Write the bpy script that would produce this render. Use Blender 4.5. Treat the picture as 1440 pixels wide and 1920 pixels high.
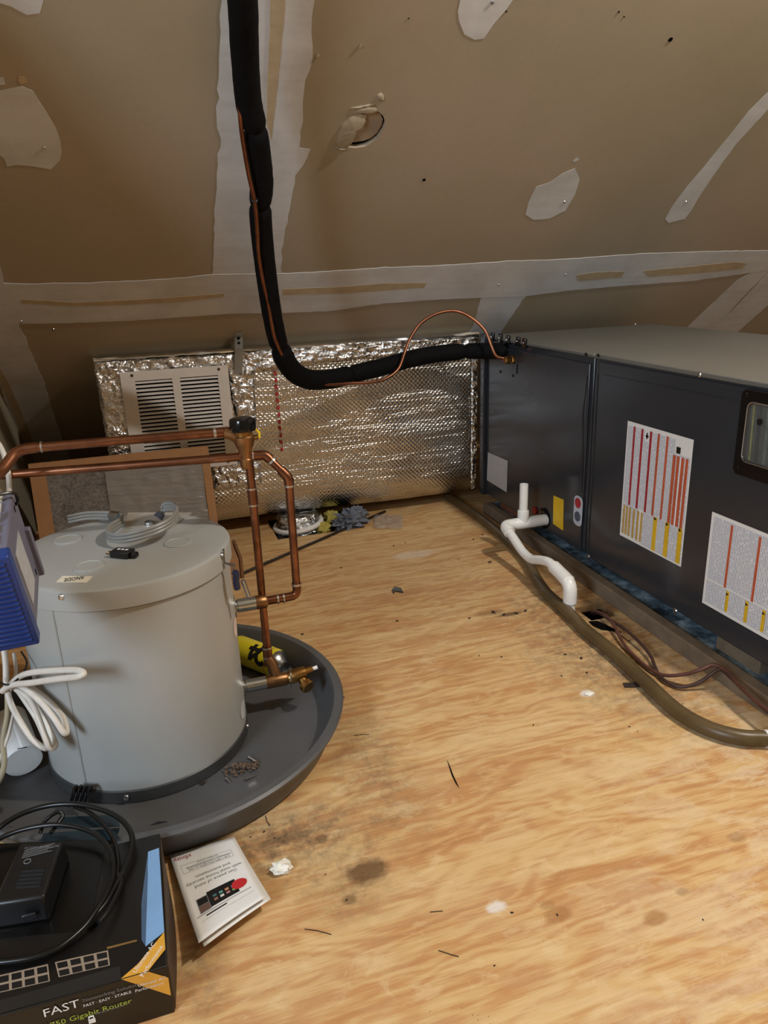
import bpy, bmesh, math, random
from mathutils import Vector, Matrix, noise as mnoise
from mathutils.geometry import tessellate_polygon
random.seed(7)
for o in list(bpy.data.objects): bpy.data.objects.remove(o)
SC = bpy.context.scene
COL = SC.collection
R = math.radians

# ------------------------------------------------------------------ camera
F, CX, CY, H = 1380.0, 720.0, 960.0, 0.9          # focal length in px of the 1440x1920 frame, camera height
AX = Vector((0.948701, -0.13042689, 0.28801952))   # room axes seen in the camera frame (right, down, forward)
AY = Vector((-0.31432789, -0.2907533, 0.9036927))
AZ = Vector((-0.0341232, -0.94786673, -0.31683476))
EYE = Vector((0, 0, H))
def cam_dir(i): return Vector((AX[i], AY[i], AZ[i]))
cam_data = bpy.data.cameras.new('camera')
cam = bpy.data.objects.new('camera', cam_data); COL.objects.link(cam)
r_, d_, f_ = cam_dir(0), cam_dir(1), cam_dir(2)
cam.matrix_world = Matrix(((r_.x, -d_.x, -f_.x, 0), (r_.y, -d_.y, -f_.y, 0), (r_.z, -d_.z, -f_.z, H), (0, 0, 0, 1)))
cam_data.sensor_fit = 'HORIZONTAL'; cam_data.sensor_width = 36; cam_data.lens = F / 1440 * 36
cam_data.clip_start = 0.02
SC.camera = cam
def ray(px, py):
    d = Vector((px - CX, py - CY, F)); return Vector((d.dot(AX), d.dot(AY), d.dot(AZ)))
def onz(px, py, z=0.0):
    d = ray(px, py); return EYE + d * ((z - H) / d.z)
def onx(px, py, x):
    d = ray(px, py); return EYE + d * (x / d.x)
def ony(px, py, y):
    d = ray(px, py); return EYE + d * (y / d.y)
def atd(px, py, dep): return EYE + ray(px, py) * (dep / F)

# ------------------------------------------------------------------ light
SC.view_settings.view_transform = 'Standard'; SC.view_settings.look = 'None'
SC.view_settings.gamma = 1.0; SC.view_settings.use_curve_mapping = False
SC.view_settings.exposure = 0.0
world = bpy.data.worlds.new('world'); SC.world = world; world.use_nodes = True
world.node_tree.nodes['Background'].inputs[0].default_value = (0.55, 0.62, 0.75, 1)
world.node_tree.nodes['Background'].inputs[1].default_value = 0.04
def light(name, kind, loc, energy, col, size, look=None, sy=None):
    L = bpy.data.lights.new(name, kind); L.energy = energy; L.color = col
    if kind == 'AREA':
        L.size = size
        if sy: L.shape = 'RECTANGLE'; L.size_y = sy
    else: L.shadow_soft_size = size
    o = bpy.data.objects.new(name, L); COL.objects.link(o); o.location = loc
    if look: o.rotation_euler = (Vector(look) - Vector(loc)).to_track_quat('-Z', 'Y').to_euler()
    return o
light('ceiling_bulb', 'POINT', (1.37, 0.54, 1.98), 88, (1.0, 0.955, 0.89), 0.035)
light('cool_side_light', 'AREA', (-2.1, -0.6, 1.5), 98, (0.70, 0.84, 1.0), 1.1, (1.1, 1.6, 0.4), 1.0)  # unseen cool source on the left; no window is built there

# ------------------------------------------------------------------ materials
def lin(c): return tuple(((v / 255) / 12.92 if v <= 10 else (((v / 255) + 0.055) / 1.055) ** 2.4) for v in c)
class NT:
    def __init__(s, name):
        s.m = bpy.data.materials.new(name); s.m.use_nodes = True; s.t = s.m.node_tree
        s.b = s.t.nodes['Principled BSDF']
    def n(s, typ, **kw):
        nd = s.t.nodes.new(typ)
        for k, v in kw.items(): setattr(nd, k, v)
        return nd
    def lk(s, a, b): s.t.links.new(a, b)
    def put(s, sock, v):
        if isinstance(v, bpy.types.NodeSocket): s.lk(v, sock)
        elif isinstance(v, (tuple, list)) and len(v) == 3 and sock.type == 'RGBA': sock.default_value = (*v, 1)
        else: sock.default_value = v
    def pos(s): return s.n('ShaderNodeNewGeometry').outputs['Position']
    def obj(s): return s.n('ShaderNodeTexCoord').outputs['Object']
    def map(s, v, scale=(1, 1, 1), rot=(0, 0, 0), loc=(0, 0, 0)):
        nd = s.n('ShaderNodeMapping'); s.lk(v, nd.inputs[0])
        nd.inputs['Scale'].default_value = scale; nd.inputs['Rotation'].default_value = rot; nd.inputs['Location'].default_value = loc
        return nd.outputs[0]
    def noise(s, v, scale, detail=3, rough=0.5, dist=0.0):
        nd = s.n('ShaderNodeTexNoise'); s.lk(v, nd.inputs['Vector']); nd.inputs['Scale'].default_value = scale
        nd.inputs['Detail'].default_value = detail; nd.inputs['Roughness'].default_value = rough; nd.inputs['Distortion'].default_value = dist
        return nd.outputs['Fac']
    def voro(s, v, scale, feature='F1', out='Distance', rand=1.0):
        nd = s.n('ShaderNodeTexVoronoi', feature=feature); s.lk(v, nd.inputs['Vector']); nd.inputs['Scale'].default_value = scale
        nd.inputs['Randomness'].default_value = rand
        return nd.outputs[out]
    def ramp(s, f, stops, interp='LINEAR'):
        nd = s.n('ShaderNodeValToRGB'); s.lk(f, nd.inputs[0]); e = nd.color_ramp.elements; nd.color_ramp.interpolation = interp
        while len(e) < len(stops): e.new(0.5)
        for el, (p, c) in zip(e, stops):
            el.position = p; el.color = (*c, 1) if isinstance(c, (tuple, list)) else (c, c, c, 1)
        return nd.outputs[0]
    def mix(s, f, a, b, bt='MIX'):
        nd = s.n('ShaderNodeMix', data_type='RGBA', blend_type=bt)
        s.put(nd.inputs[0], f); s.put(nd.inputs[6], a); s.put(nd.inputs[7], b); return nd.outputs[2]
    def math(s, op, a, b=0.0, c=0.0):
        nd = s.n('ShaderNodeMath', operation=op); s.put(nd.inputs[0], a); s.put(nd.inputs[1], b); s.put(nd.inputs[2], c); return nd.outputs[0]
    def bump(s, h, strength=0.3, dist=0.01):
        nd = s.n('ShaderNodeBump'); s.lk(h, nd.inputs['Height']); nd.inputs['Strength'].default_value = strength; nd.inputs['Distance'].default_value = dist
        s.lk(nd.outputs[0], s.b.inputs['Normal'])
    def set(s, col=None, rough=None, metal=None, spec=None, coat=None):
        if col is not None: s.put(s.b.inputs['Base Color'], col)
        if rough is not None: s.put(s.b.inputs['Roughness'], rough)
        if metal is not None: s.put(s.b.inputs['Metallic'], metal)
        if spec is not None: s.b.inputs['Specular IOR Level'].default_value = spec
        if coat is not None: s.b.inputs['Coat Weight'].default_value = coat
        return s.m
MATS = {}
def mat(name, col, rough=0.5, metal=0.0, var=0.12, scale=18, bump=0.0, spec=0.5, bscale=None, coat=None):
    """plain procedural material: a slightly mottled colour with optional fine relief"""
    if name in MATS: return MATS[name]
    t = NT(name); c = lin(col); p = t.pos(); f = t.noise(p, scale, 4, 0.6)
    lo = tuple(v * (1 - var) for v in c); hi = tuple(min(1, v * (1 + var)) for v in c)
    t.set(t.ramp(f, [(0.3, lo), (0.7, hi)]), rough, metal, spec, coat)
    if bump: t.bump(t.noise(p, bscale or scale * 6, 3), bump, 0.004)
    MATS[name] = t.m; return t.m
def glow_glass(name, col, rough, trans, ior=1.45):
    t = NT(name); t.set(lin(col), rough); t.b.inputs['Transmission Weight'].default_value = trans; t.b.inputs['IOR'].default_value = ior
    MATS[name] = t.m; return t.m

# plywood: grain runs along X, wide rotary-cut figure, scuffs, grey dirt, dark drips
def plywood():
    t = NT('plywood'); p = t.pos()
    sep = t.n('ShaderNodeSeparateXYZ'); t.lk(p, sep.inputs[0])
    warp = t.noise(t.map(p, (0.9, 2.4, 1)), 1.5, 4, 0.6)
    yy = t.math('ADD', sep.outputs[1], t.math('MULTIPLY', warp, 0.55))
    ring = t.math('SINE', t.math('MULTIPLY', yy, 175.0))
    blot = t.noise(t.map(p, (1.0, 9.0, 1)), 1.7, 9, 0.70, 0.9)            # jagged early/late wood figure
    med = t.noise(t.map(p, (2.2, 42.0, 1)), 1.5, 5, 0.68, 0.4)
    fine = t.noise(t.map(p, (7, 190, 1)), 1.5, 3, 0.7)
    f = t.math('ADD', t.math('MULTIPLY', ring, 0.045), t.math('MULTIPLY', blot, 0.62))
    f = t.math('ADD', f, t.math('MULTIPLY', med, 0.34))
    f = t.math('ADD', f, t.math('MULTIPLY', fine, 0.20))
    wide = blot
    base = t.ramp(f, [(0.40, lin((222, 190, 138))), (0.52, lin((214, 178, 124))), (0.585, lin((205, 162, 108))), (0.64, lin((196, 146, 94))), (0.80, lin((176, 124, 76)))])
    pore = t.ramp(t.noise(t.map(p, (9, 260, 1), loc=(4, 2, 0)), 1.0, 3, 0.75), [(0.60, 0.0), (0.68, 1.0)])
    pk = t.ramp(t.noise(p, 3.0, 3), [(0.4, 0.15), (0.65, 0.8)])
    base = t.mix(t.math('MULTIPLY', pore, t.math('MULTIPLY', pk, 0.55)), base, lin((132, 92, 58)))
    # pale scuffed film, strongest in the near right corner
    near = t.ramp(t.math('ADD', t.math('MULTIPLY', sep.outputs[0], 0.75), t.math('MULTIPLY', sep.outputs[1], -0.50)), [(0.0, 0.12), (0.45, 1.0)])
    sc = t.ramp(t.noise(t.map(p, (3.4, 7.0, 1)), 1.6, 8, 0.70, 0.6), [(0.47, 0.0), (0.53, 1.0)])
    sc = t.math('MULTIPLY', sc, t.ramp(t.noise(t.map(p, (30, 60, 1)), 1.6, 4, 0.7), [(0.32, 0.35), (0.6, 1.0)]))
    base = t.mix(t.math('MULTIPLY', t.math('MULTIPLY', sc, near), 0.72), base, lin((226, 210, 182)))
    sc2 = t.ramp(t.noise(t.map(p, (6, 11, 1), loc=(3, 1, 0)), 2.3, 8, 0.72, 0.6), [(0.55, 0.0), (0.62, 1.0)])
    base = t.mix(t.math('MULTIPLY', sc2, 0.34), base, lin((228, 204, 160)))
    # dust specks
    sp = t.ramp(t.voro(t.map(p, (1, 1, 0)), 85), [(0.05, 1.0), (0.10, 0.0)])
    spk = t.ramp(t.noise(p, 5, 3), [(0.50, 0.0), (0.66, 1.0)])
    base = t.mix(t.math('MULTIPLY', t.math('MULTIPLY', sp, spk), 0.7), base, lin((84, 60, 40)))
    # grey dirt rubbed in beside the hose, beside the pan and under the duct
    def blob(x, y, rx, ry, edge=0.55):
        q = t.map(p, (1 / rx, 1 / ry, 0), loc=(-x / rx, -y / ry, 0))
        l = t.n('ShaderNodeVectorMath', operation='LENGTH'); t.lk(q, l.inputs[0])
        wob = t.math('ADD', l.outputs['Value'], t.math('MULTIPLY', t.math('SUBTRACT', t.noise(p, 26, 4, 0.65), 0.5), 1.1))
        return t.ramp(wob, [(edge, 1.0), (1.0, 0.0)])
    dn = t.ramp(t.noise(p, 44, 7, 0.8), [(0.38, 0.12), (0.60, 1.0)])
    for (x, y, rx, ry, k) in ((0.98, 1.30, 0.24, 0.38, 0.85), (0.12, 1.00, 0.20, 0.12, 0.85), (1.02, 1.62, 0.16, 0.26, 0.6), (0.32, 1.16, 0.10, 0.30, 0.55), (0.2, 0.87, 0.10, 0.09, 0.5), (0.8, 1.75, 0.5, 0.5, 0.22), (-0.03, 0.85, 0.05, 0.16, 0.7)):
        base = t.mix(t.math('MULTIPLY', t.math('MULTIPLY', blob(x, y, rx, ry, 0.1), dn), k), base, lin((98, 82, 66)))
    spots = [(onz(690, 1633), 0.040, 0.030, 0.75, (84, 56, 34)), (onz(655, 1688), 0.014, 0.011, 0.6, (96, 72, 48)), (onz(603, 1573), 0.013, 0.014, 0.6, (92, 64, 40)),
             (onz(540, 1570), 0.07, 0.012, 0.5, (88, 70, 52)), (onz(1045, 1715), 0.026, 0.016, 0.45, (150, 96, 46)), (onz(1230, 1722), 0.022, 0.014, 0.6, (156, 104, 46)),
             (onz(1280, 1671), 0.014, 0.009, 0.5, (140, 98, 58)), (onz(1025, 1697), 0.016, 0.01, 0.4, (140, 92, 50)), (onz(1380, 1571), 0.018, 0.012, 0.4, (140, 104, 66)),
             (onz(920, 1149), 0.055, 0.018, 0.5, (110, 78, 48)), (onz(958, 1151), 0.05, 0.014, 0.7, (70, 46, 28)), (onz(1130, 1135), 0.09, 0.05, 0.6, (92, 68, 46))]
    for (c, rx, ry, k, col) in spots:
        base = t.mix(t.math('MULTIPLY', blob(c.x, c.y, rx, ry), k), base, lin(col))
    # a scuff of white compound
    for (c, rx, ry, k) in ((onz(775, 1040), 0.09, 0.035, 0.35), (onz(930, 1702), 0.02, 0.012, 0.8), (onz(1100, 1300), 0.022, 0.016, 0.85)):
        base = t.mix(t.math('MULTIPLY', blob(c.x, c.y, rx, ry), k), base, lin((232, 228, 222)))
    t.set(base, t.ramp(fine, [(0.3, 0.5), (0.7, 0.68)]), 0, 0.35)
    t.bump(t.math('ADD', t.math('MULTIPLY', fine, 0.6), t.math('MULTIPLY', wide, 0.3)), 0.12, 0.004)
    return t.m
M_PLY = plywood()
def paper_board():
    t = NT('drywall_paper'); p = t.pos()
    f = t.noise(p, 1.7, 4, 0.55); g = t.noise(t.map(p, (1, 1, 1)), 90, 3, 0.6)
    base = t.ramp(f, [(0.32, lin((156, 143, 118))), (0.5, lin((163, 149, 126))), (0.7, lin((170, 153, 133)))])
    stain = t.ramp(t.noise(p, 3.2, 5, 0.6, 0.4), [(0.60, 0.0), (0.80, 1.0)])
    base = t.mix(t.math('MULTIPLY', stain, 0.25), base, lin((150, 122, 88)))
    base = t.mix(t.math('MULTIPLY', t.ramp(g, [(0.5, 0.0), (0.75, 1.0)]), 0.08), base, lin((120, 98, 72)))
    t.set(base, 0.8, 0, 0.2); t.bump(g, 0.06, 0.002); return t.m
M_PAPER = paper_board()
def compound():
    t = NT('joint_compound'); p = t.pos()
    f = t.noise(t.map(p, (2.5, 2.5, 2.5)), 3, 5, 0.62, 0.3)
    streak = t.noise(t.map(p, (2, 30, 30)), 1.4, 3, 0.6)
    base = t.ramp(t.math('ADD', t.math('MULTIPLY', f, 0.7), t.math('MULTIPLY', streak, 0.3)), [(0.34, lin((188, 185, 180))), (0.5, lin((200, 198, 195))), (0.68, lin((210, 209, 207)))])
    t.set(base, 0.75, 0, 0.2); t.bump(t.math('ADD', streak, f), 0.10, 0.004); return t.m
M_MUD = compound()
M_TAPE = mat('tan_joint_tape', (180, 160, 128), 0.8, var=0.10, scale=30)
def paint_metal(name, col, rough):
    t = NT(name); p = t.pos(); c = lin(col)
    f = t.noise(p, 3.0, 5, 0.6); sm = t.noise(t.map(p, (1, 1, 3)), 9, 4, 0.6)
    t.set(t.ramp(f, [(0.3, tuple(v * 0.9 for v in c)), (0.7, tuple(v * 1.1 for v in c))]), t.ramp(sm, [(0.3, rough), (0.8, rough + 0.04)]), 0.0, 0.5)
    t.bump(t.noise(p, 2.2, 2, 0.5), 0.02, 0.02); return t.m
M_FURN = paint_metal('charcoal_cabinet_paint', (48, 51, 56), 0.17)
M_FURNTOP = mat('grey_cabinet_top', (106, 105, 99), 0.34, var=0.08, scale=4)  # top panels in a lighter grey than the cabinet fronts
M_SEAM = mat('dark_seam', (22, 23, 25), 0.5)
M_BLACK = mat('black_plastic', (20, 20, 21), 0.38, var=0.2)
M_BLACKG = mat('black_glossy_plastic', (13, 13, 14), 0.16)
M_FOAM = mat('black_foam_insulation', (11, 10, 11), 0.8, var=0.25, scale=60, bump=0.25, bscale=500, spec=0.12)
M_CORD = mat('black_cord', (14, 14, 14), 0.32)
def copper():
    t = NT('aged_copper'); p = t.pos()
    f = t.noise(t.map(p, (1, 1, 1)), 28, 5, 0.65, 0.4); g = t.noise(p, 7, 3, 0.6)
    base = t.ramp(t.math('ADD', t.math('MULTIPLY', f, 0.5), t.math('MULTIPLY', g, 0.5)), [(0.32, lin((94, 62, 46))), (0.5, lin((138, 92, 68))), (0.68, lin((176, 122, 92)))])
    t.set(base, t.ramp(f, [(0.3, 0.42), (0.7, 0.26)]), 1.0); return t.m
M_COP = copper()
M_COPN = mat('bright_copper', (214, 134, 92), 0.28, 1.0, 0.1)
M_BRASS = mat('brass', (168, 126, 70), 0.32, 1.0, 0.25, 60)
M_BRONZE = mat('dull_bronze', (150, 112, 76), 0.42, 1.0, 0.25, 50)
M_SOLDER = mat('solder', (200, 196, 190), 0.35, 1.0, 0.1)
M_ZINC = mat('galvanised_steel', (198, 204, 204), 0.25, 1.0, 0.12, 40)
M_STEEL = mat('steel', (176, 178, 180), 0.28, 1.0, 0.1)
M_DSTEEL = mat('dull_steel_rod', (92, 86, 80), 0.42, 1.0, 0.2, 60)
M_SCREW = mat('screw_steel', (205, 205, 208), 0.22, 1.0)
M_PVC = mat('white_pvc', (232, 230, 224), 0.34, var=0.05, scale=30)
M_GRILLE = mat('white_enamel', (214, 208, 202), 0.45, var=0.04)
M_DARK = mat('dark_void', (12, 10, 9), 0.95, spec=0.05)
M_WHITE = mat('white_paper', (236, 235, 232), 0.55, var=0.03)
M_CABLE = mat('white_cable_jacket', (216, 210, 200), 0.42, var=0.06, scale=40)
M_CABLEG = mat('grey_cable_jacket', (138, 136, 130), 0.42, var=0.06)
M_TANK = None
def tank_paint():
    t = NT('grey_enamel'); p = t.pos(); f = t.noise(p, 5, 4, 0.6)
    base = t.ramp(f, [(0.3, lin((162, 163, 160))), (0.7, lin((170, 171, 167)))])
    scr = t.ramp(t.noise(t.map(p, (5, 5, 24)), 6, 4, 0.7, 1.0), [(0.68, 0.0), (0.75, 1.0)])
    base = t.mix(t.math('MULTIPLY', scr, 0.10), base, lin((140, 132, 118)))
    t.set(base, t.ramp(f, [(0.3, 0.30), (0.7, 0.40)]), 0, 0.5); return t.m
M_TANK = tank_paint()
M_PAN = mat('grey_plastic_pan', (84, 84, 85), 0.42, var=0.10, scale=12, bump=0.04, bscale=300)
M_BASE = mat('tank_base_plastic', (58, 58, 58), 0.45)
M_CARD = mat('cardboard', (168, 124, 84), 0.8, var=0.10, scale=25, bump=0.08)
M_CARDE = mat('cardboard_edge', (128, 88, 54), 0.85, var=0.15, scale=60)
M_WOOD = mat('weathered_lumber', (122, 104, 84), 0.8, var=0.28, scale=14, bump=0.2)
M_RUST = mat('reddish_lumber', (128, 78, 50), 0.8, var=0.25, scale=20)
def galv_dirty():
    t = NT('dusty_galvanised_sheet'); p = t.pos(); f = t.noise(p, 16, 5, 0.7)
    t.set(t.ramp(f, [(0.38, lin((60, 70, 76))), (0.52, lin((122, 142, 154))), (0.66, lin((198, 212, 220)))]), t.ramp(f, [(0.3, 0.35), (0.7, 0.6)]), 0.1); return t.m
M_GALV = galv_dirty()
def foil(name, bubble):
    t = NT(name); p = t.pos()
    q = t.map(p, (1, 0, 1))
    if bubble:
        c = t.n('ShaderNodeTexVoronoi', feature='SMOOTH_F1'); t.lk(t.map(q, (1, 1, 1.0), rot=(0, R(45), 0)), c.inputs['Vector']); c.inputs['Scale'].default_value = 88; c.inputs['Randomness'].default_value = 0.06
        c.inputs['Smoothness'].default_value = 0.25
        dome = t.ramp(c.outputs['Distance'], [(0.18, 1.0), (0.62, 0.0)])
        cre = t.noise(t.map(q, (3.2, 1, 42)), 1.0, 3, 0.6, 0.4)
        crease = t.ramp(cre, [(0.40, 0.0), (0.47, 1.0), (0.54, 0.0)])
        wav = t.noise(t.map(q, (4, 1, 9)), 1.5, 4, 0.6)
        h = t.math('ADD', t.math('MULTIPLY', dome, 0.42), t.math('ADD', t.math('MULTIPLY', crease, 0.30), t.math('MULTIPLY', wav, 0.9)))
        t.bump(h, 0.66, 0.0042)
        t.set(t.ramp(wav, [(0.3, lin((196, 194, 188))), (0.7, lin((226, 224, 220)))]), 0.24, 1.0)
    else:
        v1 = t.voro(t.map(p, (1, 1, 1.3)), 38); v2 = t.voro(p, 95); w = t.noise(p, 60, 4, 0.6, 1.5)
        h = t.math('ADD', t.math('ADD', t.math('MULTIPLY', v1, 1.0), t.math('MULTIPLY', v2, 0.35)), t.math('MULTIPLY', w, 0.5))
        t.bump(h, 0.8, 0.010)
        t.set(lin((226, 228, 230)), 0.16, 1.0)
    return t.m
M_BUBBLE = foil('bubble_foil', True); M_FTAPE = foil('crinkled_foil_tape', False)
M_FLASH = mat('smooth_foil_strip', (222, 226, 230), 0.22, 1.0, 0.05, 6, 0.15, bscale=22)
M_BLUE = mat('blue_router_plastic', (34, 58, 124), 0.36, var=0.06)
M_VIOLET = mat('grey_violet_plastic', (104, 104, 122), 0.45, var=0.06)
M_YELLOW = mat('yellow_plastic', (226, 190, 30), 0.4, var=0.05)
M_CANY = mat('yellow_can_print', (216, 200, 36), 0.3, var=0.04)
M_INK = mat('black_ink', (18, 16, 16), 0.5)
M_GREY = mat('grey_ink', (120, 120, 122), 0.6)
M_RED = mat('red_ink', (170, 34, 44), 0.5)
M_ORANGE = mat('orange_ink', (194, 92, 58), 0.5)
M_YEL = mat('yellow_ink', (226, 182, 32), 0.5)
M_TANINK = mat('ochre_ink', (196, 160, 84), 0.5)
M_GOLD = mat('gold_print', (222, 164, 62), 0.4)
M_LBLUE = mat('light_blue_print', (126, 166, 210), 0.4, var=0.12, scale=6)
M_BOX = mat('black_carton_print', (21, 18, 16), 0.36, var=0.10)
M_BOXBAND = mat('dark_grey_carton_print', (38, 36, 35), 0.38)
M_BOXTEAL = mat('dark_teal_carton_print', (24, 42, 50), 0.35)
M_GREEN = mat('lime_ink', (170, 188, 70), 0.5)
def fine_print(name, base, ink, sy, sz, thr=0.5):
    """rows of unreadably small print"""
    t = NT(name); p = t.pos()
    rows = t.math('SINE', t.math('MULTIPLY', t.n('ShaderNodeSeparateXYZ').outputs[1], 1.0))
    sp = t.n('ShaderNodeSeparateXYZ'); t.lk(p, sp.inputs[0])
    rows = t.ramp(t.math('SINE', t.math('MULTIPLY', sp.outputs[1], sy)), [(0.45, 0.0), (0.6, 1.0)])
    words = t.ramp(t.noise(t.map(p, (1, 160, sz)), 1.0, 2, 0.7), [(thr - 0.06, 0.0), (thr, 1.0)])
    t.set(t.mix(t.math('MULTIPLY', rows, words), lin(base), lin(ink)), 0.45); return t.m
M_PRINT = fine_print('small_print', (232, 234, 240), (126, 128, 140), 1500, 240, 0.44)
M_HOSE = None
def hose_mat():
    t = NT('brown_vinyl_hose'); p = t.pos(); f = t.noise(p, 9, 4, 0.6)
    t.set(t.ramp(f, [(0.3, lin((74, 60, 38))), (0.6, lin((98, 80, 52))), (0.8, lin((118, 98, 66)))]), 0.36, 0, 0.4); return t.m
M_HOSE = hose_mat()
M_WIRE = mat('red_brown_cable', (92, 56, 46), 0.45, var=0.2, scale=30)
M_FILT = None
def filter_media():
    t = NT('grey_filter_media'); p = t.pos(); f = t.noise(p, 140, 4, 0.75); g = t.noise(p, 22, 3)
    t.set(t.ramp(t.math('ADD', t.math('MULTIPLY', f, 0.7), t.math('MULTIPLY', g, 0.3)), [(0.36, lin((78, 74, 70))), (0.62, lin((142, 136, 130)))]), 0.9); t.bump(f, 0.5, 0.006); return t.m
M_FILT = filter_media()
def film():
    t = NT('clear_plastic_film'); p = t.pos()
    t.set(lin((196, 190, 184)), 0.14); t.b.inputs['Alpha'].default_value = 0.42
    t.bump(t.noise(t.map(p, (1, 1, 5)), 12, 4, 0.6, 1.0), 0.5, 0.02); return t.m
M_FILM = film()
M_CLOTH = mat('grey_cloth', (112, 118, 130), 0.85, var=0.25, scale=30, bump=0.2)
M_FLUFF = mat('yellow_insulation', (186, 170, 84), 0.95, var=0.2, scale=40, bump=0.6)
M_CRUMB = mat('dark_crumb', (46, 34, 26), 0.8, var=0.3, scale=90)
M_FOAMW = mat('white_foam_scrap', (240, 236, 224), 0.6, var=0.05, scale=60)
M_GLASS = glow_glass('sight_glass', (236, 240, 240), 0.05, 0.95)

# ------------------------------------------------------------------ mesh building
class MB:
    def __init__(s): s.v = []; s.f = []; s.mi = []
    def add(s, vs, fs, mi=0):
        b = len(s.v); s.v += [Vector(v) for v in vs]; s.f += [tuple(i + b for i in f) for f in fs]; s.mi += [mi] * len(fs); return s
    def box(s, lo, hi, M=None):
        x0, y0, z0 = lo; x1, y1, z1 = hi
        vs = [Vector(v) for v in ((x0, y0, z0), (x1, y0, z0), (x1, y1, z0), (x0, y1, z0), (x0, y0, z1), (x1, y0, z1), (x1, y1, z1), (x0, y1, z1))]
        if M: vs = [M @ v for v in vs]
        return s.add(vs, [(0, 3, 2, 1), (4, 5, 6, 7), (0, 1, 5, 4), (1, 2, 6, 5), (2, 3, 7, 6), (3, 0, 4, 7)])
    def ring_sweep(s, rings, closed=False, caps=True):
        n = len(rings[0]); vs = [v for r in rings for v in r]; fs = []
        m = len(rings)
        for i in range(m if closed else m - 1):
            a, b = i * n, ((i + 1) % m) * n
            for k in range(n): fs.append((a + k, a + (k + 1) % n, b + (k + 1) % n, b + k))
        if caps and not closed:
            fs.append(tuple(range(n - 1, -1, -1))); fs.append(tuple((m - 1) * n + k for k in range(n)))
        return s.add(vs, fs)
    def tube(s, path, r, n=12, caps=True, closed=False, flat=1.0):
        path = [Vector(p) for p in path]; m = len(path)
        rad = r if isinstance(r, (list, tuple)) else [r] * m
        rings = []; T0 = None; N = None
        for i in range(m):
            if closed: T = (path[(i + 1) % m] - path[i - 1]).normalized()
            elif i == 0: T = (path[1] - path[0]).normalized()
            elif i == m - 1: T = (path[-1] - path[-2]).normalized()
            else: T = ((path[i + 1] - path[i]).normalized() + (path[i] - path[i - 1]).normalized()).normalized()
            if N is None:
                up = Vector((0, 0, 1)) if abs(T.z) < 0.9 else Vector((1, 0, 0)); N = (up - T * up.dot(T)).normalized()
            else:
                N = (N - T * N.dot(T)).normalized()
            B = T.cross(N)
            rings.append([path[i] + (N * math.cos(2 * math.pi * k / n) * flat + B * math.sin(2 * math.pi * k / n)) * rad[i] for k in range(n)])
        return s.ring_sweep(rings, closed, caps)
    def lathe(s, prof, o=(0, 0, 0), axis=(0, 0, 1), n=32, caps=True):
        """prof: (radius, height along axis)"""
        o = Vector(o); A = Vector(axis).normalized(); up = Vector((0, 0, 1)) if abs(A.z) < 0.9 else Vector((1, 0, 0))
        N = (up - A * up.dot(A)).normalized(); B = A.cross(N)
        rings = [[o + A * h + (N * math.cos(2 * math.pi * k / n) + B * math.sin(2 * math.pi * k / n)) * max(r, 1e-5) for k in range(n)] for r, h in prof]
        return s.ring_sweep(rings, False, caps)
    def plate(s, pts, nrm, th):
        """flat polygon pts (3D) thickened th along nrm"""
        pts = [Vector(p) for p in pts]; nv = Vector(nrm).normalized() * th; n = len(pts)
        tri = tessellate_polygon([pts])
        top = [p + nv for p in pts]; vs = pts + top; fs = []
        a = sum(((pts[i]).cross(pts[(i + 1) % n]) for i in range(n)), Vector()); ccw = a.dot(Vector(nrm)) > 0
        for t in tri:
            u = (pts[t[1]] - pts[t[0]]).cross(pts[t[2]] - pts[t[0]]); t = tuple(t) if u.dot(Vector(nrm)) > 0 else tuple(reversed(t))
            fs.append(tuple(i + n for i in t)); fs.append(tuple(reversed(t)))
        for i in range(n):
            j = (i + 1) % n; fs.append((i, j, j + n, i + n) if ccw else (j, i, i + n, j + n))
        return s.add(vs, fs)
    def grid(s, fn, nu, nv):
        vs = [fn(i / nu, j / nv) for j in range(nv + 1) for i in range(nu + 1)]
        fs = [(j * (nu + 1) + i, j * (nu + 1) + i + 1, (j + 1) * (nu + 1) + i + 1, (j + 1) * (nu + 1) + i) for j in range(nv) for i in range(nu)]
        return s.add(vs, fs)
    def blob(s, c, rad, seed=0, rough=0.35, n=10, m=7, freq=2.0):
        c = Vector(c); rings = []
        for j in range(m + 1):
            th = math.pi * (0.02 + 0.96 * j / m); rr = []
            for k in range(n):
                ph = 2 * math.pi * k / n
                d = Vector((math.sin(th) * math.cos(ph), math.sin(th) * math.sin(ph), -math.cos(th)))
                w = 1 + rough * mnoise.noise(d * freq + Vector((seed * 7.3, seed * 3.1, 0)))
                rr.append(c + Vector((d.x * rad[0], d.y * rad[1], d.z * rad[2])) * w)
            rings.append(rr)
        return s.ring_sweep(rings)
WP = {}
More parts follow.
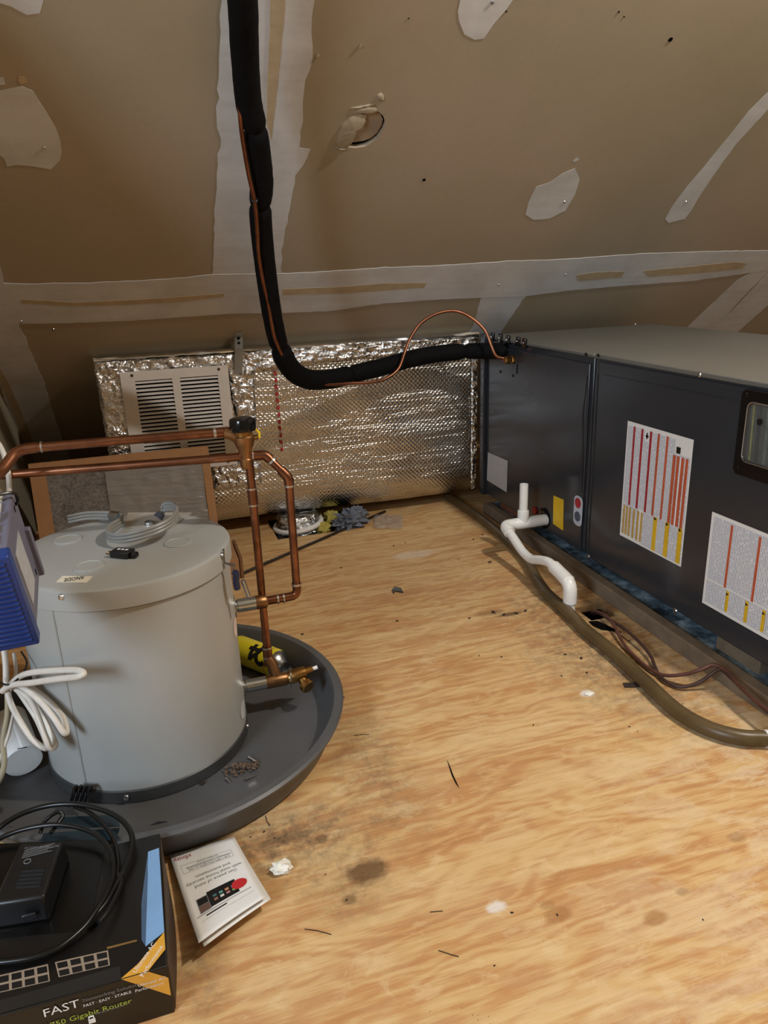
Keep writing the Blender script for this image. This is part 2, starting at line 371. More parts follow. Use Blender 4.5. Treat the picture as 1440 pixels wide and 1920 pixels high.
def obj(name, mb, m, parent=None, bevel=0, smooth=True, label=None, solid=0, ang=38, seg=2):
    vs = mb.v
    lo = Vector((min(v.x for v in vs), min(v.y for v in vs), min(v.z for v in vs))); hi = Vector((max(v.x for v in vs), max(v.y for v in vs), max(v.z for v in vs)))
    org = Vector(((lo.x + hi.x) / 2, (lo.y + hi.y) / 2, lo.z if parent is None else (lo.z + hi.z) / 2))
    me = bpy.data.meshes.new(name); me.from_pydata([v - org for v in vs], [], mb.f)
    ms = m if isinstance(m, (list, tuple)) else [m]
    for x in ms: me.materials.append(x)
    if len(ms) > 1: me.polygons.foreach_set('material_index', mb.mi)
    if smooth:
        me.polygons.foreach_set('use_smooth', [True] * len(me.polygons)); me.set_sharp_from_angle(angle=R(ang))
    me.update()
    o = bpy.data.objects.new(name, me); COL.objects.link(o); WP[o] = org
    if parent is not None: o.parent = parent; o.location = org - WP[parent]
    else: o.location = org
    if solid:
        md = o.modifiers.new('solid', 'SOLIDIFY'); md.thickness = solid
    if bevel:
        md = o.modifiers.new('bevel', 'BEVEL'); md.width = bevel; md.segments = seg; md.limit_method = 'ANGLE'; md.angle_limit = R(40)
    if label: o['label'] = label
    return o
def thing(name, loc, label, cat, group=None):
    o = bpy.data.objects.new(name, None); COL.objects.link(o); o.location = loc; WP[o] = Vector(loc); o.empty_display_size = 0.05
    return tag(o, label, cat, group)
def tag(o, label, cat, group=None, kind=None):
    o['label'] = label; o['category'] = cat
    if group: o['group'] = group
    if kind: o['kind'] = kind
    return o
def struct(name, mb, m, **k):
    o = obj(name, mb, m, None, **k); o['kind'] = 'structure'; return o
def crom(pts, k=8):
    pts = [Vector(p) for p in pts]; P = [pts[0] * 2 - pts[1]] + pts + [pts[-1] * 2 - pts[-2]]; out = []
    for i in range(1, len(P) - 2):
        for j in range(k):
            t = j / k; a, b, c, d = P[i - 1], P[i], P[i + 1], P[i + 2]
            out.append(0.5 * ((2 * b) + (c - a) * t + (2 * a - 5 * b + 4 * c - d) * t * t + (3 * b - a - 3 * c + d) * t ** 3))
    out.append(pts[-1]); return out
def rounded(pts, r, k=5):
    """polyline with corners rounded at radius r"""
    pts = [Vector(p) for p in pts]; out = [pts[0]]
    for i in range(1, len(pts) - 1):
        a = (pts[i - 1] - pts[i]); b = (pts[i + 1] - pts[i]); ra = min(r, a.length * 0.49, b.length * 0.49)
        p0 = pts[i] + a.normalized() * ra; p1 = pts[i] + b.normalized() * ra
        for j in range(k + 1):
            t = j / k; out.append(p0 * (1 - t) ** 2 + pts[i] * 2 * t * (1 - t) + p1 * t * t)
    out.append(pts[-1]); return out
def text_mb(body, fn, size, align='CENTER', off=0.0004, space=1.0):
    """flat lettering: font outlines mapped by fn(x, y) onto a surface"""
    cu = bpy.data.curves.new('t', 'FONT'); cu.body = body; cu.size = size; cu.align_x = align; cu.space_character = space; cu.resolution_u = 2
    ob = bpy.data.objects.new('t', cu); COL.objects.link(ob)
    dg = bpy.context.evaluated_depsgraph_get(); me = bpy.data.meshes.new_from_object(ob.evaluated_get(dg))
    mb = MB(); mb.add([fn(v.co.x, v.co.y) for v in me.vertices], [tuple(p.vertices) for p in me.polygons])
    bpy.data.objects.remove(ob); bpy.data.curves.remove(cu); bpy.data.meshes.remove(me); return mb
def frame(o, u, v, off=0.0006):
    """planar frame: (x, y) -> o + x*u + y*v, lifted along u x v"""
    o, u, v = Vector(o), Vector(u).normalized(), Vector(v).normalized(); n = u.cross(v) * off
    return lambda x, y: o + u * x + v * y + n

# ------------------------------------------------------------------ the setting
SL = R(36.87); CN = Vector((0, -math.sin(SL), -math.cos(SL)))        # ceiling normal, into the room
CP = Vector((0, 2.49, 0.70))
def cpt(px, py, off=0.0):
    d = ray(px, py); return EYE + d * ((CP - EYE).dot(CN) / d.dot(CN)) + CN * off
def cz(y): return 0.70 + 0.75 * (2.49 - y)
CU = Vector((1, 0, 0)); CV = Vector((0, -math.cos(SL), math.sin(SL)))   # across / up the slope
def c2(p): q = Vector(p) - CP; return Vector((q.dot(CU), q.dot(CV)))
def c3(u, v, off=0.0): return CP + CU * u + CV * v + CN * off

# floor: two plywood sheets over a dark joist bay, with the cut-outs by the drain and under the duct
SEAM_Y = 1.68
fl = struct('floor', MB().box((-2.3, -3.1, -0.30), (3.0, 3.6, -0.26)), M_DARK)
def sheet(x0, x1, y0, y1, holes):
    """rectangular plywood sheet with rectangular cut-outs"""
    xs = sorted({x0, x1, *[h[0] for h in holes], *[h[1] for h in holes]}); ys = sorted({y0, y1, *[h[2] for h in holes], *[h[3] for h in holes]})
    mb = MB()
    idx = {}
    def vid(x, y, z):
        k = (x, y, z)
        if k not in idx: idx[k] = len(mb.v); mb.v.append(Vector(k))
        return idx[k]
    cell = lambda i, j: 0 <= i < len(xs) - 1 and 0 <= j < len(ys) - 1 and not any(h[0] <= xs[i] < h[1] and h[2] <= ys[j] < h[3] for h in holes)
    for i in range(len(xs) - 1):
        for j in range(len(ys) - 1):
            if not cell(i, j): continue
            a, b, c, d = xs[i], xs[i + 1], ys[j], ys[j + 1]
            mb.f.append((vid(a, c, 0), vid(b, c, 0), vid(b, d, 0), vid(a, d, 0))); mb.f.append((vid(a, c, -.018), vid(a, d, -.018), vid(b, d, -.018), vid(b, c, -.018)))
            for (di, dj, p, q) in ((-1, 0, (a, d), (a, c)), (1, 0, (b, c), (b, d)), (0, -1, (a, c), (b, c)), (0, 1, (b, d), (a, d))):
                if not cell(i + di, j + dj):
                    mb.f.append((vid(*p, -.018), vid(*q, -.018), vid(*q, 0), vid(*p, 0)))
    mb.mi = [0] * len(mb.f); return mb
obj('plywood_sheet', sheet(-2.3, 3.0, -3.1, SEAM_Y - 0.0012, [(1.035, 1.115, 1.49, 1.57)]), M_PLY, fl, smooth=False, label='near plywood sheet with worn grain')
obj('plywood_sheet', sheet(-2.3, 3.0, SEAM_Y + 0.0012, 3.6, [(0.38, 0.70, 2.43, 2.70)]), M_PLY, fl, smooth=False, label='far plywood sheet under the duct')
tear = [onz(*p, 0.0006) for p in ((1103, 1165), (1120, 1164), (1150, 1178), (1166, 1186), (1150, 1184), (1128, 1181), (1112, 1174))]
obj('torn_gouge', MB().plate(tear, (0, 0, 1), 0.0006), M_DARK, fl, smooth=False, label='dark torn gouge in the plywood')
gouge = [onz(*p, 0.0004) for p in ((838, 1425), (842, 1433), (850, 1454), (861, 1478), (855, 1470), (847, 1454))]
obj('knife_gouge', MB().plate(gouge, (0, 0, 1), 0.0006), M_DARK, fl, smooth=False, label='thin dark gouge')

# sloping ceiling, drywall with a torn hole
def ragged(pts, amp=0.004, step=0.02, seed=0):
    out = []; n = len(pts)
    for i in range(n):
        a, b = pts[i], pts[(i + 1) % n]; k = max(1, int((b - a).length / step))
        nn = Vector((-(b - a).y, (b - a).x)).normalized() if (b - a).length > 1e-6 else Vector((0, 0))
        for j in range(k):
            p = a.lerp(b, j / k); w = mnoise.noise(Vector((p.x * 40 + seed, p.y * 40, seed))) + 0.6 * mnoise.noise(Vector((p.x * 130, p.y * 130 + seed, 5)))
            out.append(p + nn * amp * w)
    return out
hole_px = [(649, 276), (667, 278), (685, 275), (693, 270), (707, 260), (717, 245), (723, 230), (718, 217), (709, 209), (686, 213), (672, 214), (655, 222), (643, 236), (636, 255), (640, 270)]
hole2 = [c2(cpt(*p)) for p in hole_px]
TOPV = (2.6 - 0.70) / math.sin(SL)
def ceiling_mesh():
    bm = bmesh.new(); outer = [Vector((-2.3, -1.17)), Vector((3.0, -1.17)), Vector((3.0, TOPV)), Vector((-2.3, TOPV))]
    edges = []
    for loop in (outer, hole2):
        vs = [bm.verts.new(c3(p.x, p.y)) for p in loop]
        edges += [bm.edges.new((vs[i], vs[(i + 1) % len(vs)])) for i in range(len(vs))]
    bmesh.ops.triangle_fill(bm, use_beauty=True, edges=edges, normal=CN)
    bm.verts.index_update(); mb = MB(); mb.v = [v.co.copy() for v in bm.verts]
    mb.f = []
    for f in bm.faces:
        t = [v.index for v in f.verts]; f.normal_update()
        mb.f.append(tuple(t) if f.normal.dot(CN) > 0 else tuple(reversed(t)))
    mb.mi = [0] * len(mb.f); bm.free(); return mb
ceil = struct('ceiling', ceiling_mesh(), M_PAPER, smooth=False, solid=0.012)
def mud(pxs, seed=0, th=0.0006, m=None, name='compound_patch', amp=0.004, label=None, pts=None):
    q = pts if pts else [c2(cpt(*p)) for p in pxs]
    q = ragged(q, amp, 0.022, seed)
    return obj(name, MB().plate([c3(p.x, p.y, 0.0002) for p in q], CN, th), m or M_MUD, ceil, smooth=False, label=label)
# seam up the slope behind the line set
mud([(440, -440), (430, -220), (420, -60), (418, 0), (412, 60), (410, 130), (407, 200), (406, 240), (416, 260), (408, 290), (410, 310), (403, 380), (402, 450), (398, 515), (396, 540), (530, 540), (527, 500), (532, 450), (545, 380), (555, 330), (570, 310), (582, 280), (560, 277), (568, 210), (571, 150), (588, 110), (585, 60), (588, 0), (590, -60), (598, -220), (606, -440)], 1, name='seam_compound', amp=0.005)
mud([(518, -440), (509, -60), (507, 0), (504, 80), (501, 160), (500, 230), (508, 260), (515, 200), (525, 100), (535, 0), (537, -60), (545, -440)], 2, 0.0018, M_TAPE, 'joint_tape', 0.002)
# long horizontal seam
mud([(-120, 536), (0, 530), (50, 532), (150, 530), (250, 526), (330, 521), (400, 514), (525, 512), (600, 509), (720, 501), (850, 496), (950, 489), (1050, 486), (1200, 475), (1330, 471), (1440, 469), (1700, 452), (1700, 486), (1440, 506), (1300, 526), (1160, 536), (1060, 545), (985, 555), (910, 557), (800, 562), (720, 568), (620, 582), (530, 586), (430, 587), (350, 593), (250, 600), (130, 605), (40, 606), (-120, 604)], 3, 0.0016, name='seam_compound', amp=0.003)
for s, q in enumerate((((40, 560), (140, 566), (250, 561), (330, 556), (420, 549), (420, 555), (330, 565), (250, 570), (140, 573), (40, 568)), ((530, 541), (640, 537), (720, 530), (800, 529), (795, 538), (720, 544), (640, 549), (530, 552)),
                       ((1080, 515), (1120, 509), (1170, 508), (1165, 519), (1120, 523), (1085, 526)), ((1205, 507), (1290, 499), (1380, 490), (1400, 493), (1390, 503), (1300, 512), (1215, 518)))):
    mud(q, 10 + s, 0.0021, M_TAPE, 'joint_tape', 0.002)
mud([(905, 550), (990, 548), (968, 580), (946, 612), (930, 640), (860, 650), (886, 612)], 5, name='seam_compound')
mud([(1384, 524), (1440, 494), (1470, 480), (1390, 560), (1345, 612), (1318, 640), (1262, 640), (1300, 602)], 6, name='seam_compound')
mud([(1440, 512), (1475, 500), (1475, 540), (1440, 572), (1390, 616), (1360, 640), (1320, 640), (1347, 610), (1380, 575)], 7, 0.0014, name='seam_compound')
mud([(-60, 560), (0, 500), (8, 520), (12, 560), (35, 607), (60, 665), (85, 725), (97, 765), (118, 825), (140, 880), (120, 900), (75, 900), (36, 828), (0, 722), (-60, 600)], 8, 0.0018, name='seam_compound')
mud([(0, 690), (18, 720), (38, 765), (58, 815), (70, 850), (60, 850), (40, 810), (14, 748), (-6, 700)], 9, 0.0024, M_TAPE, 'joint_tape', 0.002)
mud([(0, 168), (40, 162), (62, 170), (85, 205), (105, 240), (118, 285), (112, 300), (95, 316), (60, 312), (30, 308), (12, 312), (8, 297), (0, 290), (-60, 285), (-60, 180)], 11, label='large oval compound patch')
mud([(-30, -60), (40, -95), (82, -45), (80, 0), (75, 25), (50, 28), (20, 10), (-20, 0)], 12)
mud([(864, -30), (862, 0), (858, 40), (870, 65), (890, 75), (908, 72), (925, 45), (945, 20), (962, 0), (980, -30), (985, -60), (940, -95), (890, -75)], 13)
mud([(1078, 315), (1087, 335), (1078, 365), (1060, 395), (1030, 410), (1000, 412), (985, 402), (990, 380), (1005, 350), (1030, 342), (1055, 325)], 14, amp=0.002, label='oval compound patch over a screw')
mud([(1074, 302), (1082, 295), (1086, 299), (1078, 304)], 15, amp=0.0)
mud([(1500, 100), (1440, 172), (1405, 207), (1365, 257), (1320, 312), (1290, 347), (1260, 387), (1247, 410), (1253, 418), (1285, 410), (1298, 392), (1310, 370), (1340, 325), (1380, 270), (1440, 205), (1500, 140)], 16, amp=0.0015, label='long narrow compound strip')
mud([(36, 143), (48, 145), (50, 153), (40, 157), (34, 150)], 17, m=M_TAPE)
mud([(-10, 143), (8, 146), (10, 158), (-10, 160)], 18)
# the torn hole: a pushed-in plug, a peeled paper bulge, a lip and a black gap
def bulge(pxs, hgt, m, name, seed, rim=0.0):
    q = [c2(cpt(*p)) for p in pxs]; cen = sum(q, Vector((0, 0))) / len(q); q = ragged(q, 0.0015, 0.006, seed); n = len(q); mb = MB(); rings = []
    for k, (s_, h_) in enumerate(((1.0, rim), (0.82, hgt * 0.6), (0.55, hgt * 0.95), (0.2, hgt))):
        rings.append([c3(*(cen + (p - cen) * s_), h_ + 0.002 * mnoise.noise(Vector((p.x * 60, p.y * 60, k)))) for p in q])
    mb.ring_sweep(rings); return obj(name, mb, m, ceil, ang=60)
plug = [(650, 270), (664, 270), (684, 267), (696, 262), (708, 252), (716, 238), (719, 227), (714, 217), (705, 212), (686, 214), (672, 218), (660, 236), (655, 256)]
obj('pushed_in_plug', MB().plate([c3(*c2(cpt(*p)), -0.010) for p in plug], CN, 0.005), mat('plug_paper', (150, 132, 112), 0.85), ceil, smooth=False, label='broken drywall plug pushed into the hole')
obj('hole_backing', MB().plate([c3(*(c2(cpt(680, 245)) + Vector((a * .12, b * .12))), -0.06) for a, b in ((-1, -1), (1, -1), (1, 1), (-1, 1))], CN, 0.002), M_DARK, ceil)
bulge([(649, 277), (630, 269), (634, 250), (643, 230), (655, 219), (675, 213), (687, 216), (686, 226), (681, 237), (670, 246), (664, 258), (659, 271)], 0.007, M_PAPER, 'torn_paper_flap', 31, 0.0005)
bulge([(668, 211), (672, 203), (690, 198), (706, 200), (709, 208), (700, 212), (684, 213)], 0.005, M_PAPER, 'torn_paper_flap', 32)
bulge([(655, 202), (672, 199), (688, 195), (704, 194), (703, 198), (686, 200), (668, 205)], 0.003, M_PAPER, 'torn_paper_flap', 33)
bulge([(626, 268), (634, 276), (650, 278), (646, 281), (632, 280)], 0.006, M_PAPER, 'torn_paper_flap', 34)
bulge([(707, 178), (714, 173), (721, 180), (720, 189), (708, 187)], 0.005, M_PAPER, 'torn_paper_flap', 35)
def disc_on_ceiling(px, py, r, m, name, off=0.0004, h=0.0012):
    p = cpt(px, py, off); return obj(name, MB().lathe([(r, 0), (r * 0.8, h), (0.0, h)], p, CN, 10), m, ceil)
for (px, py, r) in ((795, 337, .0048), (1257, 74, .0056), (1160, 22, .0022), (766, 34, .0015), (949, 21, .002), (1170, 31, .0018)):
    disc_on_ceiling(px, py, r, M_DARK, 'screw_hole')
for (px, py) in ((675, 86), (596, 103), (40, 602), (100, 617), (922, 4), (1286, 378), (1058, 378), (1060, 514), (935, 533), (82, 277)):
    disc_on_ceiling(px, py, 0.0042, M_SCREW, 'screw_head', h=0.0025)
# other surfaces of the attic room
struct('wall_left', MB().plate([(-0.45, 1.2, 0), (-0.45, 3.42, 0), (-0.45, 1.2, cz(1.2))], (-1, 0, 0), 0.1), M_PAPER, smooth=False)
struct('wall_jog', MB().box((-2.3, 1.2, 0), (-0.55, 1.3, cz(1.3))), M_PAPER, smooth=False)
struct('wall_right', MB().box((2.9, -3.1, 0), (3.0, 3.6, 2.6)), M_PAPER, smooth=False)
struct('wall_back', MB().box((-2.3, -3.1, 0), (3.0, -3.0, 2.6)), M_PAPER, smooth=False)
struct('wall_far_left', MB().box((-2.3, -3.1, 0), (-2.2, 1.3, 2.6)), M_PAPER, smooth=False)
struct('ceiling_flat', MB().box((-2.3, -3.1, 2.58), (3.0, -0.02, 2.62)), M_PAPER, smooth=False)

# ------------------------------------------------------------------ furnace and coil cabinet
FX = 1.17                                                  # plane of the cabinet fronts
FB, FT = 0.076, 0.655
def fy(px, py, off=0.0): p = onx(px, py, FX); return p
def front_plate(y0, y1, z0, z1, x, th):
    return MB().plate([(x, y0, z0), (x, y1, z0), (x, y1, z1), (x, y0, z1)], (-1, 0, 0), th)
def screw(y, z, parent, x=None, r=0.0055):
    return obj('screw', MB().lathe([(r * 1.2, 0), (r * 1.2, 0.001), (r * 0.85, 0.003), (0.0, 0.0032)], (x if x else FX - 0.0008, y, z), (-1, 0, 0), 10), M_SCREW, parent)
fur = thing('gas_furnace', (1.52, 1.25, 0.075), 'long charcoal grey furnace cabinet lying on its side with two big warning labels', 'furnace')
obj('cabinet', MB().box((FX + 0.006, 0.70, FB), (1.88, 1.746, FT - 0.006)), M_FURN, fur, 0.004)
obj('top_panel', MB().box((FX + 0.001, 0.70, FT - 0.012), (1.884, 1.747, FT)), M_FURNTOP, fur, 0.003)
obj('door_panel', MB().box((FX, 0.70, FB - 0.004), (FX + 0.008, 1.725, FT - 0.017)), M_FURN, fur, 0.003)
obj('door_edge_fold', MB().tube([(FX - 0.001, 1.722, FB + 0.02), (FX - 0.002, 1.722, 0.33), (FX - 0.001, 1.722, FT - 0.05)], 0.0012, 8), M_FURN, fur)
obj('door_edge_fold', MB().tube(crom([(FX, 1.70, FT - 0.05), (FX - 0.001, 1.3, FT - 0.047), (FX, 0.72, FT - 0.045)]), 0.0016, 6), M_FURN, fur)
screw(*fy(1112 + 200, 702).yz, fur); screw(*fy(1267, 1145).yz, fur); screw(*fy(1104, 1043).yz, fur)
def bar(y0, y1, z0, z1, m, parent, name='bar', x=FX - 0.0016, th=0.0003):
    return obj(name, front_plate(min(y0, y1), max(y0, y1), min(z0, z1), max(z0, z1), x, th), m, parent, smooth=False)
# label 1
def L1(u, v): return (1.579 + (1.336 - 1.579) * u, 0.502 + (0.190 - 0.502) * v)
lab = obj('warning_label', front_plate(1.336, 1.579, 0.190, 0.502, FX - 0.0004, 0.0008), M_WHITE, fur, smooth=False, label='large white warning label with red and orange bars')
def bl(u0, u1, v0, v1, m, nm='bar', x=FX - 0.0016):
    a, b = L1(u0, v0); c, d = L1(u1, v1); return bar(a, c, b, d, m, lab, nm, x)
for (u0, u1, v0, v1) in ((.02, .985, .035, .695), (.02, .30, .70, .96), (.36, .985, .70, .985)): bl(u0, u1, v0, v1, M_PRINT, 'print_block', FX - 0.0013)
for u, m in ((.125, M_RED), (.255, M_RED), (.395, M_RED), (.515, M_ORANGE), (.645, M_ORANGE)): bl(u - .016, u + .016, .03, .70, m)
for u in (.765, .82, .885, .945): bl(u - .02, u + .02, .155, .70, M_ORANGE)
for u in (.735, .79, .85, .915): bl(u + .005, u + .012, .155, .70, M_WHITE)
for u in (.055, .105, .155, .225, .295, .355): bl(u - .02, u + .012, .715, .97, M_TANINK)
for u in (.57, .755, .945): bl(u - .03, u + .03, .70, .985, M_YEL)
bl(.30, .37, .035, .12, M_WHITE, 'pictogram_field', FX - 0.0017); bl(.325, .345, .05, .10, M_INK, 'pictogram', FX - 0.002); bl(.315, .36, .07, .085, M_INK, 'pictogram', FX - 0.002)
bl(.76, .985, .03, .14, M_WHITE, 'pictogram_field', FX - 0.0017); bl(.785, .845, .085, .135, M_INK, 'pictogram', FX - 0.002)
for u, v in ((.57, .715), (.755, .715), (.945, .715)):
    a, b = L1(u, v); obj('warning_triangle', MB().plate([(FX - 0.002, a - .005, b), (FX - 0.002, a + .005, b + .0045), (FX - 0.002, a + .005, b - .0045)], (-1, 0, 0), 0.0003), M_INK, lab, smooth=False)
# label 2, running out of the picture
Y2, Y2b, Z2a, Z2b = 1.255, 0.86, 0.355, 0.132
lab2 = obj('warning_label', front_plate(Y2b, Y2, Z2b, Z2a, FX - 0.0004, 0.0008), M_WHITE, fur, smooth=False, label='white instruction label with wide orange bars')
bar(Y2b + .008, Y2 - .008, Z2b + .008, Z2b + .062, M_PRINT, lab2, 'print_block', FX - 0.0013); bar(Y2b + .008, Y2 - .008, Z2b + .066, Z2a - .008, M_PRINT, lab2, 'print_block', FX - 0.0013)
for px, py in ((1375, 979), (1428, 1001)):
    y = fy(px, py).y; bar(y - .0035, y + .0035, Z2b + .064, Z2a - .012, M_ORANGE, lab2)
for y in (1.04, .955): bar(y - .0035, y + .0035, Z2b + .064, Z2a - .012, M_ORANGE, lab2)
for px, py in ((1366, 1110), (1403, 1122), (1435, 1139)):
    y = fy(px, py).y; bar(y - .0045, y + .0045, Z2b + .01, Z2b + .06, M_YEL, lab2)
    obj('warning_triangle', MB().plate([(FX - 0.002, y - .004, Z2b + .052), (FX - 0.002, y + .004, Z2b + .0555), (FX - 0.002, y + .004, Z2b + .0485)], (-1, 0, 0), 0.0003), M_INK, lab2, smooth=False)
for y in (1.02, .965, .905):
    bar(y - .0045, y + .0045, Z2b + .01, Z2b + .06, M_YEL, lab2)
# sight window, running out of the picture
wy1 = fy(1390, 800).y; wz1, wz0 = fy(1398, 727).z, fy(1385, 888).z
def rrect(y0, y1, z0, z1, r, x, k=4):
    out = []
    for (cy, cz_, a0) in ((y1 - r, z1 - r, 0), (y0 + r, z1 - r, 90), (y0 + r, z0 + r, 180), (y1 - r, z0 + r, 270)):
        for j in range(k + 1):
            a = R(a0 + 90 * j / k); out.append(Vector((x, cy + r * math.cos(a), cz_ + r * math.sin(a))))
    return out
WY0 = wy1 - 0.20
wo = rrect(WY0, wy1, wz0, wz1, 0.012, FX); wi = rrect(WY0 + .022, wy1 - .022, wz0 + .034, wz1 - .026, 0.014, FX)
mbw = MB()
rings = [wo, [p + Vector((-.010, 0, 0)) for p in wo], [p + Vector((-.010, 0, 0)) for p in wi], [p + Vector((-.001, 0, 0)) for p in wi]]
mbw.ring_sweep(rings, closed=False, caps=False)
win = obj('sight_window_frame', mbw, M_BLACKG, fur, 0.002, label='black framed inspection window')
obj('window_interior', MB().plate([p + Vector((-.0012, 0, 0)) for p in wi], (-1, 0, 0), 0.0008), mat('furnace_interior', (86, 90, 84), 0.5, var=0.4, scale=30), win, smooth=False)
for k, (dy, w, c) in enumerate(((.036, .006, (190, 180, 96)), (.052, .010, (40, 42, 44)), (.075, .012, (120, 126, 124)), (.10, .008, (188, 182, 120)), (.125, .012, (60, 60, 60)))):
    obj('burner_part', MB().tube([(FX - .004, wy1 - dy, wz0 + .036), (FX - .004, wy1 - dy + .004, wz1 - .03)], w * .35, 8), mat('burner_%d' % k, c, 0.45, var=0.3, scale=60), win)
obj('burner_part', MB().lathe([(.007, 0), (.007, .003), (0, .003)], (FX - .007, wy1 - .055, wz1 - .06), (-1, 0, 0), 12), M_BLACK, win)
obj('gasket', MB().tube(rrect(WY0 + .020, wy1 - .020, wz0 + .032, wz1 - .024, 0.014, FX - 0.0095), 0.0016, 6, closed=True), M_STEEL, win)
obj('glass', MB().plate([p + Vector((-.0078, 0, 0)) for p in wi], (-1, 0, 0), 0.001), M_GLASS, win, smooth=False)
for z in (wz0 + .014, wz1 - .012): obj('screw', MB().lathe([(.006, 0), (.005, .002), (0, .002)], (FX - .010, wy1 - .012, z), (-1, 0, 0), 10), M_BLACKG, win)
obj('screw', MB().lathe([(.006, 0), (.006, .001), (.0045, .003), (0, .0032)], onz(1185, 607, FT) + Vector((0, -.02, 0)), (0, 0, 1), 10), M_SCREW, fur)

coil = thing('coil_cabinet', (1.52, 2.1, 0.078), 'charcoal sheet metal coil cabinet between the foil duct and the furnace', 'cabinet')
obj('cabinet', MB().box((FX + 0.006, 1.752, FB + 0.004), (1.88, 2.44, FT - 0.003)), M_FURN, coil, 0.004)
obj('front_panel', MB().box((FX, 1.765, FB), (FX + 0.007, 2.40, FT - 0.028)), M_FURN, coil, 0.003)
obj('top_panel', MB().box((FX + 0.001, 1.75, FT - 0.010), (1.884, 2.445, FT - 0.001)), M_FURNTOP, coil, 0.002)
obj('flange', MB().box((FX - 0.012, 2.405, FB - 0.005), (FX + 0.010, 2.43, FT + 0.002)), M_FURN, coil, 0.002)
obj('flange', MB().box((FX - 0.004, 2.43, FB - 0.005), (FX + 0.02, 2.452, FT + 0.004)), M_SEAM, coil, 0.002)
obj('edge_fold', MB().tube(crom([(FX - .001, 1.768, FB + .18), (FX - .004, 1.772, .40), (FX - .006, 1.776, .48), (FX - .002, 1.77, FT - .06)]), .0016, 8), M_SEAM, coil)
def corner_tab(px, py, w=.022, h=.030):
    p = onx(px, py, FX); o = obj('clip', MB().box((FX - .006, p.y - w / 2, p.z - h / 2), (FX + .004, p.y + w / 2, p.z + h / 2)), M_BLACKG, coil, .003)
    obj('screw', MB().lathe([(.004, 0), (.0035, .002), (0, .002)], (FX - .006, p.y, p.z), (-1, 0, 0), 10), M_SCREW, o)
for q in ((924, 632), (939, 634), (953, 637), (972, 640), (984, 643)): corner_tab(*q)
tp = [onx(*p, FX - .0005) for p in ((931, 682), (970, 682), (969, 701), (932, 689))]
obj('access_cover', MB().plate(tp, (-1, 0, 0), .003), M_FURN, coil, smooth=False)
for q in ((938, 697), (962, 688), (962, 705), (1100, 664), (1123, 666)): p = onx(*q, FX); obj('screw', MB().lathe([(.005, 0), (.004, .003), (0, .003)], (FX - .001, p.y, p.z), (-1, 0, 0), 10), M_BLACKG, coil)
q = [onx(*p, FX - .0008) for p in ((915, 848), (952, 864), (950, 923), (913, 900))]
lb = obj('rating_label', MB().plate(q, (-1, 0, 0), .0005), mat('grey_label', (176, 174, 172), 0.5, var=.06, scale=40), coil, smooth=False, label='small grey rating plate')
q = [onx(*p, FX - .0008) for p in ((1038, 929), (1057, 937), (1056, 995), (1037, 982))]
obj('caution_label', MB().plate(q, (-1, 0, 0), .0005), M_YEL, coil, smooth=False, label='small yellow caution label')
# two-button sticker
bs = obj('button_sticker', MB().plate(rrect(fy(1093, 955).y, fy(1077, 955).y, fy(1083, 985).z, fy(1086, 930).z, .016, FX - .0012), (-1, 0, 0), .0012), mat('silver_sticker', (186, 192, 202), .35, var=.05), coil, smooth=False, label='oval sticker with a red and a blue disc')
for (px, py, m) in ((1085, 943, M_RED), (1084, 968, mat('blue_grey_ink', (62, 70, 92), .4))):
    p = fy(px, py); obj('disc', MB().lathe([(.0155, 0), (.0155, .0006), (0, .0006)], (FX - .0026, p.y, p.z), (-1, 0, 0), 20), m, bs)
p = fy(1022, 972); obj('drain_grommet', MB().lathe([(.034, 0), (.034, .004), (.026, .006), (.017, .006), (.017, .001)], (FX, p.y + .004, p.z), (-1, 0, 0), 24), M_BLACKG, coil)
p = fy(1004, 957); obj('drain_plug', MB().lathe([(.012, 0), (.012, .006), (0, .006)], (FX, p.y, p.z), (-1, 0, 0), 16), M_RED, coil, label='red drain plug')

# timbers and sheet under the cabinets
tag(obj('sleeper_board', MB().plate([(1.110, 0.55, 0), (1.142, 0.55, 0), (1.189, 2.40, 0), (1.157, 2.40, 0)], (0, 0, 1), 0.042), M_WOOD, None, .003), 'long weathered board lying on the floor along the front of the furnace', 'board')
tag(obj('galvanised_tray', MB().plate([(1.146, 0.55, 0), (1.86, 0.55, 0), (1.86, 2.42, 0), (1.194, 2.42, 0)], (0, 0, 1), 0.030), M_GALV, None, .002), 'dusty blue grey galvanised tray under the furnace', 'tray')
tag(obj('support_block', MB().box((1.185, 1.085, 0.030), (1.45, 1.215, 0.0715)), M_WOOD, None, .002), 'rough wooden block propping the furnace above the tray', 'block', 'blocks under the cabinets')
tag(obj('support_block', MB().box((1.205, 2.22, 0.030), (1.45, 2.35, 0.0745)), M_RUST, None, .002), 'reddish wooden block under the far end of the coil cabinet', 'block', 'blocks under the cabinets')
tag(obj('support_block', MB().box((1.5, 1.55, 0.030), (1.8, 1.68, 0.0715)), M_WOOD, None, .002), 'wooden block deep under the furnace by the coil cabinet', 'block', 'blocks under the cabinets')

